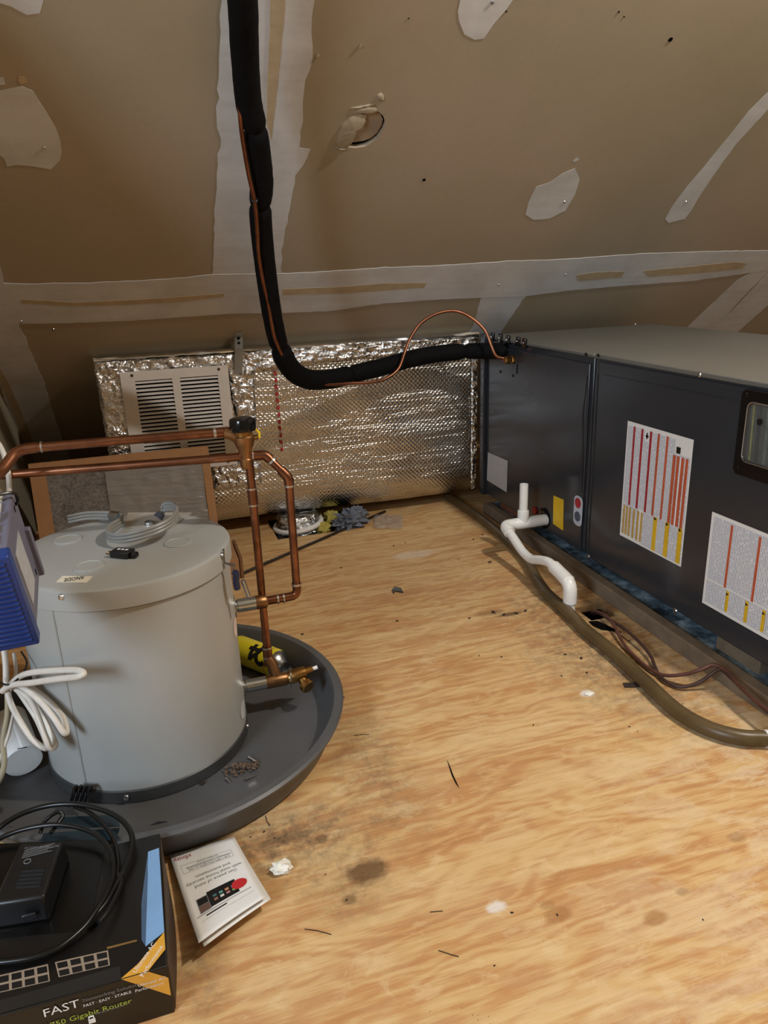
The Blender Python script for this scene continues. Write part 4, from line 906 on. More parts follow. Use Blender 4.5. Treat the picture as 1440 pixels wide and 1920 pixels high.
def can_stroke(poly, w):
    # bold stroke wrapped round the can: points are (along axis, arc length from the top towards the viewer)
    pts = []
    for (a, b) in zip(poly[:-1], poly[1:]):
        for j in range(8): pts.append(Vector(a).lerp(Vector(b), j / 8))
    pts.append(Vector(poly[-1])); vs = []; fs = []
    for i, p in enumerate(pts):
        t_ = (pts[min(i + 1, len(pts) - 1)] - pts[max(i - 1, 0)]).normalized(); nn_ = Vector((-t_.y, t_.x)) * w / 2
        for k in range(5):
            q = p + nn_ * (k / 2 - 1); th_ = side * q.y / .0325
            vs.append(c0 + ax * q.x + (e1 * math.cos(th_) + e2 * math.sin(th_)) * .0331)
    for i in range(len(pts) - 1):
        for k in range(4): fs.append((i * 5 + k, i * 5 + k + 1, i * 5 + 6 + k, i * 5 + 5 + k))
    return MB().add(vs, fs)
f0_, h_ = .070, .042      # the lettering stands on its head: its top points at the viewer
g4 = can_stroke([(f0_ + .006, .002), (f0_ + .006, .002 + h_)], .0105); q4 = can_stroke([(f0_ + .008, .040), (f0_ + .030, .016), (f0_ - .006, .016)], .0095)
g4.add(q4.v, q4.f); obj('lettering', g4, M_INK, ca, smooth=False, label='bold black figure')
obj('lettering', can_stroke([(.108 + .015 * math.cos(a), .024 + .021 * math.sin(a)) for a in [R(40 - 0 + 280 * k / 18) for k in range(19)]], .0110), M_INK, ca, smooth=False, label='bold black letter')
obj('print_band', MB().lathe([(.0327, .120), (.0327, .1215)], c0, ax, 32, caps=False), M_RED, ca)

# ------------------------------------------------------------------ behind the heater
FYY = 2.405
f_tr = ony(386, 834, FYY + .04); f_br = ony(402, 972, FYY); f_tl = ony(60, 866, FYY + .04)
fx0, fx1, fzt = -.365, f_tr.x + .004, f_tr.z
flt = thing('air_filter', ((fx0 + fx1) / 2, FYY - .02, 0), 'grey furnace air filter in a brown cardboard frame leaning behind the water heater', 'filter')
def fl_pt(x, z, off=0.0):        # leaning plane: bottom at y=FYY-.045, top touching the grille
    t = z / fzt; return Vector((x, FYY - .055 + .085 * t - off, z))
def fbar(x0, x1, z0, z1, th=.022):
    mb = MB(); a = [fl_pt(x0, z0), fl_pt(x1, z0), fl_pt(x1, z1), fl_pt(x0, z1)]
    return mb.plate(a, (0, -1, .15), th)
obj('frame_bar', fbar(fx0, fx0 + .045, .004, fzt), M_CARD, flt, .001); obj('frame_bar', fbar(fx1 - .026, fx1, .004, fzt), M_CARD, flt, .001)
obj('frame_bar', fbar(fx0 + .045, fx1 - .026, fzt - .03, fzt), M_CARD, flt, .001); obj('frame_bar', fbar(fx0 + .045, fx1 - .026, .004, .034), M_CARD, flt, .001)
obj('filter_media', fbar(fx0 + .045, fx1 - .026, .034, fzt - .03, .012), M_FILT, flt)
xm = fx0 + .215
def wrapfn(u, v):
    x = xm + (fx1 - .004 - xm) * u; z = .03 + (fzt - .06) * v; p = fl_pt(x, z, .020)
    return p + Vector((0, .003 * mnoise.noise(Vector((x * 30, z * 22, 2))) + .002 * mnoise.noise(Vector((x * 12, z * 80, 5))), 0))
obj('shrink_wrap', MB().grid(wrapfn, 40, 40), M_FILM, flt, label='clear plastic wrap over the right half')
cb = thing('cardboard_carton', (.1, 2.2, 0), 'small brown cardboard carton on the floor behind the heater', 'box')
cx1 = .219; cy0 = 2.128
obj('carton_body', MB().box((.02, cy0, 0), (cx1 - .012, 2.30, .068)), M_CARD, cb, .001)
obj('flap', MB().box((cx1 - .009, cy0 + .004, .0), (cx1 + .0, 2.30, .070)), M_CARDE, cb, .001)
tag(obj('steel_rod', MB().tube([onz(448, 1078, .0056), onz(722, 959, .0056)], .0052, 12), M_DSTEEL), 'thin dark steel rod lying slantwise on the plywood under the duct', 'rod')
# stuffing in the floor cut-out
fd = thing('flex_duct_end', tuple(onz(545, 992, -.1)), 'crumpled silver flexible duct end poking up through the floor cut-out', 'flexible duct')
fc = Vector((.475, 2.535, 0))
rg = []
for i in range(15):
    z = -.12 + i * .0125; r = .075 + (.006 if i % 2 else -.004)
    rg.append([fc + Vector((math.cos(a) * r * (1 + .05 * mnoise.noise(Vector((math.cos(a), math.sin(a), i * .6)))), math.sin(a) * r, z + .006 * mnoise.noise(Vector((math.cos(a) * 3, math.sin(a) * 3, i))))) for a in [2 * math.pi * k / 28 for k in range(28)]])
obj('corrugated_sleeve', MB().ring_sweep(rg), M_FTAPE, fd)
obj('white_band', MB().tube([fc + Vector((math.cos(a) * .085, math.sin(a) * .085, .012 + .01 * math.cos(a))) for a in [2 * math.pi * k / 32 for k in range(32)]], .009, 8, closed=True), M_WHITE, fd)
fi = thing('insulation_tuft', tuple(onz(600, 990, -.02)), 'tuft of yellow glass fibre insulation in the floor cut-out', 'insulation')
for k, (px, py, z, r) in enumerate(((586, 985, .0, .028), (607, 991, .0, .026), (622, 970, .010, .030), (598, 972, .0, .024))):
    obj('tuft', MB().blob(onz(px, py, z), (r, r * .8, r * .85), k + 3, .6, 16, 10, 3.0), M_FLUFF, fi)
rag = MB(); rc = onz(655, 978, .018)
for k, (dx, dy, dz, r) in enumerate(((0, .0, .004, .045), (.03, .015, .012, .036), (-.025, -.005, -.004, .030))): rag.blob(rc + Vector((dx, dy, dz)), (r, r * .7, r * .75), 20 + k, 1.2, 30, 20, 3.2)
tag(obj('crumpled_rag', rag, M_CLOTH), 'crumpled blue grey cloth stuffed beside the yellow insulation', 'cloth')
scr = MB().grid(lambda u, v: onz(700 + 55 * u, 966 + 26 * v + 0 * u, .004) + Vector((0, 0, .014 * abs(mnoise.noise(Vector((u * 5, v * 4, 8)))) + .001)), 18, 12)
tag(obj('plastic_scrap', scr, M_FILM), 'crinkled clear plastic scrap on the floor under the duct', 'plastic')

# ------------------------------------------------------------------ router and network cables at the left edge
ro = thing('blue_router', (-.2, 1.05, .40), 'blue and grey network router hanging on its cables at the left edge', 'router')
o0 = Vector((-.181, 1.0, .428)); uu = Vector((-.04, -.32, .95)).normalized(); ww = Vector((-1, 0, -.04)); ww = (ww - uu * ww.dot(uu)).normalized(); vv = -uu.cross(ww)
if vv.y < 0: vv = -vv
Lu, Lv, Lw = .156, .155, .052
def rb(u, v, w): return o0 + uu * u + vv * v + ww * w
def rbox(u0, u1, v0, v1, w0, w1):
    vs = [rb(u, v, w) for u, v, w in ((u0, v0, w0), (u1, v0, w0), (u1, v1, w0), (u0, v1, w0), (u0, v0, w1), (u1, v0, w1), (u1, v1, w1), (u0, v1, w1))]
    fs = [(0, 3, 2, 1), (4, 5, 6, 7), (0, 1, 5, 4), (1, 2, 6, 5), (2, 3, 7, 6), (3, 0, 4, 7)]
    a = (vs[3] - vs[0]).cross(vs[1] - vs[0])
    if a.dot(vs[4] - vs[0]) > 0: fs = [tuple(reversed(f)) for f in fs]
    return MB().add(vs, fs)
obj('shell', rbox(.003, Lu - .003, .014, Lv, .002, Lw), M_VIOLET, ro, .003)
fpn = obj('front_panel', rbox(0, Lu, 0, .022, -.002, Lw + .002), M_BLUE, ro, .003)
for k in range(17):
    u = .010 + k * .0083; obj('rib', rbox(u, u + .0045, -.0022, .002, .005, Lw - .003), M_BLUE, fpn, .0008)
obj('foot_rail', rbox(.002, .09, Lv - .012, Lv - .002, -.005, .004), M_VIOLET, ro, .002)
obj('rating_label', rbox(.028, .118, .050, .105, .0012, .0022), mat('silver_print_label', (176, 178, 182), .5, var=.15, scale=60), ro)
for u in (.02, .135): obj('mount_slot', rbox(u, u + .008, .125, .130, .0010, .0022), M_BLACK, ro)
for k in range(5): obj('port', rbox(Lu - .0025, Lu + .001, .03 + k * .024, .048 + k * .024, .014, .034), mat('cream_port', (206, 204, 190), .5, var=.2, scale=300), ro, smooth=False)
yc = MB().tube(crom([rb(Lu - .004, .085, .020), rb(Lu + .02, .085, .022), rb(Lu + .05, .09, .040), rb(Lu + .06, .08, .12)], 6), .0035, 8)
yo = tag(obj('yellow_patch_cable', yc, M_YELLOW), 'yellow patch cable plugged into the router', 'cable')
obj('plug_boot', MB().tube([rb(Lu + .001, .085, .020), rb(Lu + .022, .085, .022)], [.0075, .0055], 8), M_YELLOW, yo)
tag(obj('black_power_lead', MB().tube(crom([rb(Lu, .12, .03), rb(Lu + .012, .12, .025), rb(Lu + .004, .135, -.002), rb(Lu - .02, .14, .004), rb(Lu - .03, .13, .06), rb(Lu - .05, .1, .10)], 6), .0022, 8), M_CORD), 'thin black lead looping over the top of the router', 'cable')
def net(name, l, r, lab, m=M_CABLE, grp='white network cables at the left edge'):
    return tag(obj(name, MB().tube(crom([atd(*q) for q in l], 7), r, 10), m), lab, 'cable', grp)
net('network_cable', [(10, 958, 1.33), (17, 920, 1.33), (14, 880, 1.33), (2, 840, 1.33), (-30, 800, 1.32), (-90, 740, 1.3)], .0048, 'white cable curving up from the router out of the picture')
net('network_cable', [(-40, 900, 1.36), (-5, 915, 1.36), (6, 940, 1.355), (10, 962, 1.35)], .0036, 'short white cable arching behind the yellow plug')
net('network_cable', [(-4, 1130, 1.28), (2, 1180, 1.28), (10, 1240, 1.27), (12, 1285, 1.26), (20, 1318, 1.25), (36, 1350, 1.24), (60, 1385, 1.235), (82, 1402, 1.235), (88, 1396, 1.245), (70, 1350, 1.26), (45, 1310, 1.265), (28, 1286, 1.265)], .0050, 'white network cable drooping in the leftmost hanging loop below the router')
net('network_cable', [(30, 1292, 1.262), (55, 1310, 1.25), (72, 1345, 1.235), (86, 1385, 1.23), (94, 1402, 1.235), (104, 1398, 1.245), (98, 1380, 1.255), (75, 1335, 1.265), (50, 1300, 1.272), (20, 1286, 1.275)], .0050, 'white network cable in the middle hanging loop below the router')
net('network_cable', [(24, 1280, 1.26), (45, 1290, 1.25), (75, 1315, 1.235), (100, 1345, 1.225), (118, 1372, 1.225), (125, 1372, 1.235), (118, 1345, 1.25), (95, 1318, 1.26), (62, 1292, 1.27), (36, 1284, 1.275)], .0050, 'white network cable in the rightmost hanging loop with a grey joint')
net('network_cable', [(4, 1296, 1.25), (20, 1285, 1.24), (60, 1280, 1.215), (110, 1273, 1.18), (145, 1269, 1.155), (157, 1263, 1.155), (146, 1257, 1.165), (110, 1257, 1.195), (60, 1261, 1.225), (38, 1268, 1.245), (22, 1281, 1.26)], .0052, 'white network cable in the sideways loop reaching across the tank')
net('network_cable', [(26, 1225, 1.30), (30, 1255, 1.29), (26, 1280, 1.28), (18, 1300, 1.28), (24, 1330, 1.28), (18, 1370, 1.28), (8, 1400, 1.28), (-4, 1440, 1.28), (-10, 1480, 1.27)], .0030, 'thin white cable hanging straight down at the picture edge')
net('network_cable', [(14, 1300, 1.27), (14, 1340, 1.275), (6, 1390, 1.28), (8, 1430, 1.28), (0, 1460, 1.28), (-14, 1480, 1.28)], .0048, 'beige cable hanging below the cable knot', mat('beige_cable_jacket', (176, 166, 140), .45))
tag(obj('cable_tie_wire', MB().tube(crom([atd(*q) for q in ((-10, 1274, 1.24), (12, 1284, 1.235), (30, 1276, 1.24), (46, 1258, 1.25), (50, 1240, 1.27), (40, 1222, 1.29))], 6), .0017, 8), M_CORD), 'thin black tie wire round the bundle of white cables', 'tie')
# rolled white leaflet behind the cables
rl = thing('rolled_leaflet', tuple(onz(60, 1440, .012)), 'rolled white leaflet standing in the pan left of the heater', 'leaflet')
ra, rbb = onz(36, 1462, .016), onz(100, 1395, .03); ra = Vector((ra.x, ra.y, .0475)); rbb = Vector((rbb.x, rbb.y, .085))
ra = onz(44, 1428, .050); rbb = ra + Vector((-.035, .11, .03))
mbr = MB(); axr = (rbb - ra).normalized(); n1 = (Vector((0, 0, 1)) - axr * axr.z).normalized(); n2 = axr.cross(n1)
mbr.grid(lambda u, v: ra.lerp(rbb, v) + (n1 * math.cos(u * 9.2) + n2 * math.sin(u * 9.2)) * (.034 - .007 * u), 60, 4)
mbr.lathe([(.0335, .0), (.0335, .0006)], ra, axr, 32)
obj('paper_roll', mbr, M_WHITE, rl, solid=.0005)
obj('print_mark', MB().box((0, 0, 0), (.016, .002, .0006), Matrix.Translation(ra + n1 * .0345 - Vector((.006, 0, .0)))), M_INK, rl)

# ------------------------------------------------------------------ router carton with power adapter in the near corner
BX1, BY0, BY1, BZ = -.066, .752, .995, .079; BX0 = -.42
rbx = thing('router_carton', (-.24, .88, 0), 'black retail carton with orange ribbons and blue strip in the near left corner', 'carton')
obj('carton_body', MB().box((BX0, BY0, 0), (BX1, BY1, BZ)), M_BOX, rbx, .0015)
obj('side_flap', MB().grid(lambda u, v: Vector((BX1 + .001 + .007 * math.sin(math.pi * u) * (1 - v * .9), BY0 + .004 + (BY1 - BY0 - .01) * u, .002 + (BZ - .004) * v)), 16, 6), mat('dark_carton_flap', (72, 58, 48), .6), rbx, solid=.0012, label='bowed dark brown side flap')
def top_quad(pxs, m, name, parent=rbx, z=BZ + .0003, th=.0004):
    return obj(name, MB().plate([onz(*p, z) for p in pxs], (0, 0, 1), th), m, parent, smooth=False)
def Z2(x, y): return (x * .25, 1480 + y * .25)          # detail view -> picture
top_quad([Z2(1110, 470), Z2(1192, 440), Z2(1232, 1070), Z2(1092, 1180)], M_LBLUE, 'blue_strip')
top_quad([Z2(1060, 860), Z2(1105, 500), Z2(1110, 640), Z2(1092, 1180), Z2(1062, 1130)], mat('slate_print', (70, 92, 118), .4), 'blue_strip')
top_quad([Z2(330, 330), Z2(900, 290), Z2(870, 380), Z2(300, 390)], M_BOXTEAL, 'teal_band')
top_quad([Z2(440, 210), Z2(880, 190), Z2(900, 280), Z2(420, 300)], M_BOXTEAL, 'teal_band')
top_quad([Z2(-60, 410), Z2(800, 380), Z2(700, 890), Z2(740, 1000), Z2(700, 1050), Z2(-60, 1130)], mat('glossy_black_print', (14, 13, 12), .22), 'printed_router')
top_quad([Z2(-60, 1600), Z2(-60, 1700), Z2(910, 1425), Z2(900, 1325), Z2(400, 1470)], M_BOXBAND, 'grey_band')
top_quad([Z2(800, 1185), Z2(1025, 1128), Z2(1030, 1140), Z2(805, 1200)], mat('bronze_line', (120, 92, 50), .4), 'printed_line')
mp = mat('beige_port_print', (150, 134, 116), .5); mk = M_INK
for quad in (((-20, 1400), (360, 1312), (375, 1440), (-20, 1530)), ((412, 1298), (810, 1208), (825, 1320), (440, 1410))):
    pb = top_quad([Z2(*q) for q in quad], mp, 'printed_port_row')
    for i in range(4):
        for j in range(2):
            def bi(u, v):
                a, b, c, d = [Vector(q) for q in quad]; return Z2(*(a.lerp(b, u).lerp(d.lerp(c, u), v)))
            u0, u1, v0, v1 = i / 4 + .03, (i + 1) / 4 - .03, j / 2 + .08, (j + 1) / 2 - .06
            obj('printed_port', MB().plate([onz(*bi(*q), BZ + .0009) for q in ((u0, v0), (u1, v0), (u1, v1), (u0, v1))], (0, 0, 1), .0002), mk, pb, smooth=False)
top_quad([Z2(908, 1420), Z2(1035, 1310), Z2(1232, 1072), Z2(1240, 1200), Z2(1112, 1362)], M_GOLD, 'gold_ribbon', z=BZ + .0009)
def top_fn(px, py, deg, z=BZ + .0016):
    o = onz(*Z2(px, py), z); a = R(deg); return frame(o, (math.cos(a), math.sin(a), 0), (-math.sin(a), math.cos(a), 0), 0)
obj('lettering', text_mb('Ultimate AC', top_fn(1098, 1262, 55), .0086), M_WHITE, rbx, smooth=False)
obj('lettering', text_mb('Performance', top_fn(1152, 1290, 55), .0086), M_WHITE, rbx, smooth=False)
# front face: y = BY0
def fq(pxs, m, name, off=.0004, parent=rbx): return obj(name, MB().plate([ony(*Z2(*p), BY0 - off) for p in pxs], (0, -1, 0), .0003), m, parent, smooth=False)
fq(((915, 1425), (1115, 1368), (1262, 1412), (1282, 1545)), M_GOLD, 'gold_ribbon')
def front_fn(px, py, sx=1.0):
    f0 = frame(ony(*Z2(px, py), BY0 - .0012), (1, 0, 0), (0, 0, 1), 0); return lambda x, y: f0(x * sx, y)
obj('lettering', text_mb('Ultimate AC', front_fn(1142, 1452), .0066), M_WHITE, rbx, smooth=False)
obj('lettering', text_mb('Performance', front_fn(1122, 1492), .0066), M_WHITE, rbx, smooth=False)
obj('lettering', text_mb('FAST', front_fn(325, 1712, 1.08), .0175, 'LEFT'), M_WHITE, rbx, smooth=False, label='white brand lettering')
obj('lettering', text_mb('Networking Solution', front_fn(622, 1598), .0076, 'LEFT'), M_GREY, rbx, smooth=False)
obj('lettering', text_mb('FAST \u00b7 EASY \u00b7 STABLE', front_fn(626, 1636), .0060, 'LEFT'), M_WHITE, rbx, smooth=False)
obj('lettering', text_mb('AC1750 Gigabit Router', front_fn(990, 1600, 1.1), .0110, 'RIGHT'), M_GREEN, rbx, smooth=False, label='lime green product line')
p_ = ony(*Z2(690, 1735), BY0 - .001); obj('padlock_symbol', MB().box((p_.x - .004, p_.y, p_.z - .004), (p_.x + .004, p_.y + .0003, p_.z + .003)).tube([p_ + Vector((-.0028, 0, .003)), p_ + Vector((-.0026, 0, .007)), p_ + Vector((.0026, 0, .007)), p_ + Vector((.0028, 0, .003))], .0009, 6), M_WHITE, rbx)
obj('lettering', text_mb('Parental controls', front_fn(722, 1690), .0048, 'LEFT'), M_GREY, rbx, smooth=False)
# power adapter
ad = thing('power_adapter', tuple(onz(60, 1680, BZ + .001)), 'black plug-in power adapter lying on the router carton', 'adapter')
az0 = BZ + .0012; AH = .038
at_ = [onz(*Z2(*p), az0 + AH) for p in ((150, 405), (470, 385), (330, 800), (-60, 860))]
ab_ = []
bs_ = [Vector((v.x, v.y, az0)) for v in at_]
cen = sum(bs_, Vector()) / 4
bs_ = [cen + (v - cen) * 1.10 for v in bs_]
mba = MB().add(bs_ + at_, [(0, 1, 2, 3), (7, 6, 5, 4), (0, 4, 5, 1), (1, 5, 6, 2), (2, 6, 7, 3), (3, 7, 4, 0)])
obj('adapter_case', mba, M_BLACK, ad, .004, seg=3)
adn = (at_[1] - at_[0]).normalized(); adv = (at_[0] - at_[3]).normalized()
def ad_fn(px, py): return frame(onz(*Z2(px, py), az0 + AH + .0006), adn, adv, 0)
obj('lettering', text_mb('AC/DC ADAPTOR', ad_fn(310, 440), .0062), M_GREY, ad, smooth=False)
for k in range(5):
    obj('print_line', MB().box((0, 0, 0), (.040 - .006 * (k % 2), .0012, .0002), Matrix.Translation(ad_fn(185 - k * 6, 462 + k * 14)(0, 0))), M_GREY, ad, smooth=False)
pp = ad_fn(205, 540)(0, 0); obj('approval_mark', MB().tube([pp + Vector((.0045 * math.cos(a), .0045 * math.sin(a), 0)) for a in [2 * math.pi * k / 16 for k in range(16)]], .0006, 5, closed=True), M_GREY, ad)
for k in range(5):
    a_ = ad_fn(165 - k * 12, 612 + k * 30)(0, 0); b_ = ad_fn(335 - k * 8, 600 + k * 30)(0, 0); obj('vent_groove', MB().tube([a_, b_], .0012, 6), M_BLACKG, ad)
q0 = onz(*Z2(170, 1000), BZ + .012); obj('blade', MB().box((0, 0, 0), (.017, .003, .010), Matrix.Translation(q0)), mat('dull_blade', (66, 66, 70), .35, .6), ad, .001)
# coiled cord
pc_ = thing('coiled_power_cord', tuple(onz(*Z2(500, 700), BZ + .001)), 'black power cord coiled in wide loops on the router carton', 'cord')
def cord(pxz, r, lab):
    return obj('loop', MB().tube(crom([onz(*Z2(x, y), z) for x, y, z in pxz], 8), r, 10), M_CORD, pc_)
zt = BZ + .006
cord([(-120, 420, zt), (-20, 300, zt), (150, 190, zt + .006), (350, 125, zt + .010), (560, 110, zt + .012), (760, 150, zt + .012), (900, 220, zt + .010), (980, 320, zt + .008), (990, 430, zt + .006), (950, 560, zt + .004), (880, 700, zt + .003), (800, 840, zt + .003), (700, 960, zt + .002), (600, 1080, zt), (460, 1180, zt), (300, 1250, zt), (120, 1285, zt), (-20, 1290, zt), (-140, 1280, zt)], .0042, 'outermost thick loop of black cord on the carton')
cord([(-120, 470, zt), (0, 370, zt + .006), (180, 300, zt + .012), (400, 265, zt + .016), (580, 285, zt + .016), (720, 340, zt + .014), (810, 430, zt + .012), (850, 540, zt + .010), (845, 660, zt + .008), (790, 800, zt + .007), (720, 910, zt + .007), (640, 1020, zt + .006), (520, 1130, zt + .006), (400, 1210, zt + .006), (240, 1262, zt + .006), (60, 1290, zt + .006), (-80, 1300, zt + .006)], .0036, 'inner loop of black cord crossing above the adapter')
cord([(560, 130, zt + .004), (680, 180, zt + .006), (790, 280, zt + .006), (860, 400, zt + .005), (885, 540, zt + .005), (880, 650, zt + .004), (900, 640, zt + .004), (905, 720, zt + .003), (830, 880, zt + .008), (740, 1000, zt + .009)], .0034, 'middle strand of black cord on the right of the coil')
cord([(300, 330, zt + .004), (330, 250, zt + .012), (380, 200, zt + .018), (440, 170, zt + .020), (470, 200, zt + .014), (430, 260, zt + .010), (380, 330, zt + .008)], .0030, 'short looped cord end above the adapter')
ct = thing('cord_bundle', tuple(onz(150, 1495, .016)), 'bunched black ribbed cord standing against the foot of the heater', 'cord')
for k in range(4):
    x = 138 + k * 9
    obj('strand', MB().tube(crom([onz(x - 8, 1512, .03), onz(x - 2, 1496, .045), onz(x + 2, 1478, .058), onz(x + 6, 1474, .054), onz(x + 5, 1484, .040)], 6), .0030, 8), M_BLACKG, ct)

# ------------------------------------------------------------------ leaflet on the floor
fa, fb_, fc_, fd_ = onz(318, 1605, .005), onz(440, 1571, .006), onz(500, 1683, .028), onz(373, 1771, .034)
def fly(u, v, off=0.0):       # u: right edge -> left edge, v: far -> near (lettering reads from the heater side)
    p = fb_.lerp(fa, u).lerp(fc_.lerp(fd_, u), v); bow = .006 * math.sin(math.pi * v) * -1 + .004 * math.sin(math.pi * u) * v
    return p + Vector((0, 0, bow * .5 + .002 + off))
fly_t = thing('folded_leaflet', tuple((fa + fc_) / 2 * 1.0), 'white folded advertising leaflet with red heading lying on the plywood', 'leaflet')
WP[fly_t] = Vector(((fa.x + fc_.x) / 2, (fa.y + fc_.y) / 2, 0)); fly_t.location = WP[fly_t]
obj('front_page', MB().grid(lambda u, v: fly(u, v), 12, 20), M_WHITE, fly_t, solid=-.0004)
obj('back_page', MB().grid(lambda u, v: Vector((fly(u, v).x, fly(u, v).y, fly(u, v).z * .70)) + Vector((.006 * v, .002 * v, 0)), 12, 20), M_WHITE, fly_t, solid=-.0004)
FWd, FHt = (fb_ - fa).length, (fb_ - fc_).length
def ft(u0, v0): return lambda x, y: fly(u0 + x / FWd, v0 + y / FHt, .0008)
def fquad(u0, u1, v0, v1, m, name, off=.0006): return obj(name, MB().grid(lambda a, b: fly(u0 + (u1 - u0) * a, v0 + (v1 - v0) * b, off), 6, 6), m, fly_t, smooth=False)
fquad(.0, 1, .0, .03, mat('blue_grey_print', (120, 136, 156), .5), 'heading_band', .0004)
obj('lettering', text_mb('xfinity', ft(.70, .062), .0115, 'LEFT'), mat('crimson_ink', (150, 30, 50), .5), fly_t, smooth=False, label='crimson heading')
for v in (.17, .27): fquad(.14, .90, v, v + .003, M_GREY, 'box_rule')
for u in (.14, .896): fquad(u, u + .004, .17, .273, M_GREY, 'box_rule')
for k, (s, sz) in enumerate((('to learn more', .0058), ('comcast.com/xfinityhome', .0068), ('Call 1-855-542-4320 or visit', .0058))):
    obj('lettering', text_mb(s, ft(.50, .180 + k * .031), sz), M_GREY if k != 1 else mat('slate_ink', (70, 84, 110), .5), fly_t, smooth=False)
for k, s in enumerate(('and automation.', 'with total home security', 'Get peace of mind')):
    obj('lettering', text_mb(s, ft(.50, .34 + k * .055), .0088), M_GREY, fly_t, smooth=False)
scrn = fquad(.28, .70, .575, .755, M_INK, 'printed_screen'); fquad(.70, .86, .60, .765, M_GREY, 'printed_panel', .0007); fquad(.71, .85, .61, .68, M_INK, 'printed_panel', .0009); fquad(.71, .85, .69, .755, mat('brown_ink', (110, 84, 74), .5), 'printed_panel', .0009)
cols6 = [(70, 140, 170), (200, 140, 100), (90, 150, 140), (70, 110, 110), (120, 160, 90), (170, 120, 120), (210, 210, 205), (150, 110, 90)]
for i in range(4):
    for j in range(2): fquad(.31 + i * .09, .365 + i * .09, .64 + j * .045, .668 + j * .045, mat('icon_%d' % (i + 4 * j), cols6[i + 4 * j], .5), 'printed_icon', .0012)
mbh = MB(); hc = (.245, .665)
mbh.add([fly(hc[0], hc[1], .0013)] + [fly(hc[0] + .115 * math.cos(t), hc[1] + .062 * math.sin(t), .0013) for t in [2 * math.pi * k / 24 for k in range(24)]], [(0, k + 1, (k + 1) % 24 + 1) for k in range(24)])
obj('red_badge', mbh, mat('badge_red', (190, 40, 46), .5), fly_t, smooth=False)
fquad(.12, .92, .775, .783, M_GREY, 'shelf_line'); fquad(.5, .80, .80, .815, M_INK, 'printed_shadow'); fquad(.10, .88, .84, .846, mat('pale_grey_ink', (190, 190, 188), .5), 'shelf_line')

# ------------------------------------------------------------------ scraps and crumbs
fw = MB().blob(onz(527, 1627, .006), (.0165, .013, .008), 2, .55, 18, 10, 2.2)
tag(obj('foam_scrap', fw, M_FOAMW), 'white lump of dried foam on the plywood right of the leaflet', 'scrap')
tag(obj('dark_scrap', MB().plate([onz(*p, .001) for p in ((735, 1107), (740, 1101), (752, 1104), (756, 1112), (750, 1111), (742, 1109), (738, 1113))], (0, 0.1, 1), .003), M_BLACK), 'curled black plastic scrap alone in the middle of the far floor', 'scrap')
tag(obj('wood_chip', MB().box((0, 0, 0), (.034, .016, .004), Matrix.Translation(onz(1172, 1290, .0005)) @ Matrix.Rotation(R(-18), 4, 'Z')), M_CRUMB, None, .001), 'flat dark wood chip lying against the brown hose', 'chip')
tag(obj('white_crumb', MB().blob(onz(1105, 1300, .002), (.010, .008, .003), 5, .6, 10, 6), M_FOAMW), 'flat white flake on the plywood near the brown hose', 'flake')
crumbs = [(745, 1165, 4), (1053, 1268, 3), (880, 1160, 4), (925, 1149, 6), (945, 1153, 5), (968, 1151, 5), (985, 1146, 5), (1060, 1228, 4), (1090, 1235, 5), (940, 1232, 3), (898, 1230, 3), (567, 1190, 4), (645, 1308, 3), (918, 1055, 5), (860, 1050, 2), (888, 1012, 3), (905, 1003, 3), (650, 1688, 4), (610, 1640, 3), (1000, 1360, 3), (1180, 1363, 3), (1195, 1372, 2), (960, 1712, 5), (1045, 1716, 4), (927, 1811, 4), (1318, 1725, 3), (1280, 1320, 2), (1330, 1378, 3), (495, 1560, 4), (505, 1548, 3), (470, 1570, 3), (515, 1572, 3), (1100, 1262, 4), (1142, 1216, 4), (1158, 1218, 4), (1180, 1202, 3), (738, 1024, 3), (760, 1018, 2), (640, 1065, 3)]
proto = None
for k, (px, py, s) in enumerate(crumbs):
    p = onz(px, py, 0); r = s * p.length / F * .8
    if proto is None:
        proto = obj('crumb', MB().blob(Vector((0, 0, .35)), (1, .55, .35), 3, .7, 8, 5, 1.8), M_CRUMB, smooth=False); o = proto
    else:
        o = proto.copy(); COL.objects.link(o)
    o.location = (p.x, p.y, .0); o.scale = (r, r, r); o.rotation_euler = (0, 0, k * 1.7)
    where = ('beside the white leaflet and foam lump' if px < 700 and py > 1500 else 'on the bright near floor' if py > 1600 else 'between the brown hose and the furnace' if px > 1130 and py < 1340 else 'left of the white drain pipe' if px > 850 and py < 1170 else 'under the foil duct' if py < 1080 else 'along the brown hose' if px > 880 and py < 1400 else 'near the round pan')
    tag(o, 'tiny dark crumb on the plywood ' + where, 'crumb', 'crumbs ' + where)
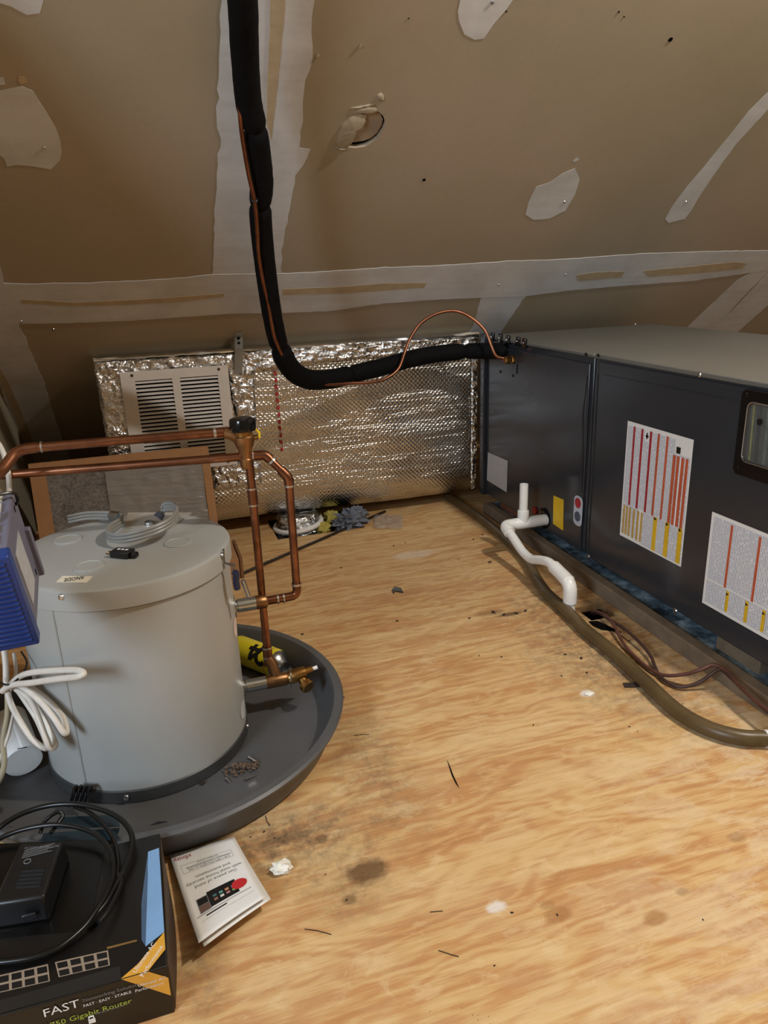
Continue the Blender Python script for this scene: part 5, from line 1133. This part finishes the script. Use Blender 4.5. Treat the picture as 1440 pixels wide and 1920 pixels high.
twigs = [((571, 1742), (595, 1745), (621, 1752)), ((806, 1710), (818, 1709), (830, 1708)), ((665, 1379), (680, 1377), (692, 1377)), ((822, 1782), (840, 1788), (860, 1794)), ((506, 1548), (500, 1540), (498, 1530))]
for k, q in enumerate(twigs):
    tag(obj('splinter', MB().tube([onz(*p, .0007) for p in q], .0006, 6), M_CRUMB), ('curved dark splinter on the plywood right of the leaflet', 'short straight dark splinter in the middle of the near floor', 'pale short splinter on the plywood right of the pan', 'thin dark splinter nearest the bottom edge of the picture', 'tiny bent splinter between the pan and the white foam lump')[k], 'splinter', 'splinters on the floor')
pile = MB(); random.seed(4)
pc = onz(452, 1442, .013)
for k in range(150):
    a = random.random() * 6.28; rr = random.random() ** .7
    p = pc + Vector((math.cos(a) * rr * .034, math.sin(a) * rr * .020, .002 + (1 - rr) * .006 * random.random())); r = random.uniform(.0012, .0035)
    pile.blob(p, (r, r * random.uniform(.5, 1), r * .7), k, .6, 6, 4, 2)
po = tag(obj('debris_pile', pile, mat('mixed_debris', (96, 76, 60), .8, var=.8, scale=260), smooth=False), 'small pile of brown grit and flakes in the drain pan', 'debris', kind='stuff')
for k, (q, c) in enumerate((((468, 1458), (478, 1455)), ((470, 1420), (482, 1432)), ((425, 1462), (431, 1470)), ((446, 1430), (452, 1428)))): pass
for a_, b_, l_ in (((460, 1462), (478, 1454), 'loose screw at the near edge of the grit pile in the pan'), ((466, 1420), (484, 1430), 'loose screw at the far right of the grit pile in the pan'), ((424, 1460), (431, 1467), 'loose screw at the left end of the grit pile in the pan')):
    tag(obj('loose_screw', MB().tube([onz(*a_, .0155), onz(*a_, .0155).lerp(onz(*b_, .0155), .25), onz(*b_, .0150)], [.0032, .0018, .0012], 8), M_SCREW), l_, 'screw', 'loose screws in the pan')
tag(obj('pebble', MB().blob(onz(379, 1468, .0155), (.0045, .004, .0035), 8, .5, 8, 6), M_CRUMB), 'small dark pebble in the pan beside the tank', 'pebble')
tag(obj('torn_leaf', MB().plate([onz(*p, .0605) for p in ((282, 1548), (296, 1541), (314, 1541), (298, 1545))], (0, 0, 1), .001), M_INK), 'thin black shred on the near rim of the pan', 'shred')
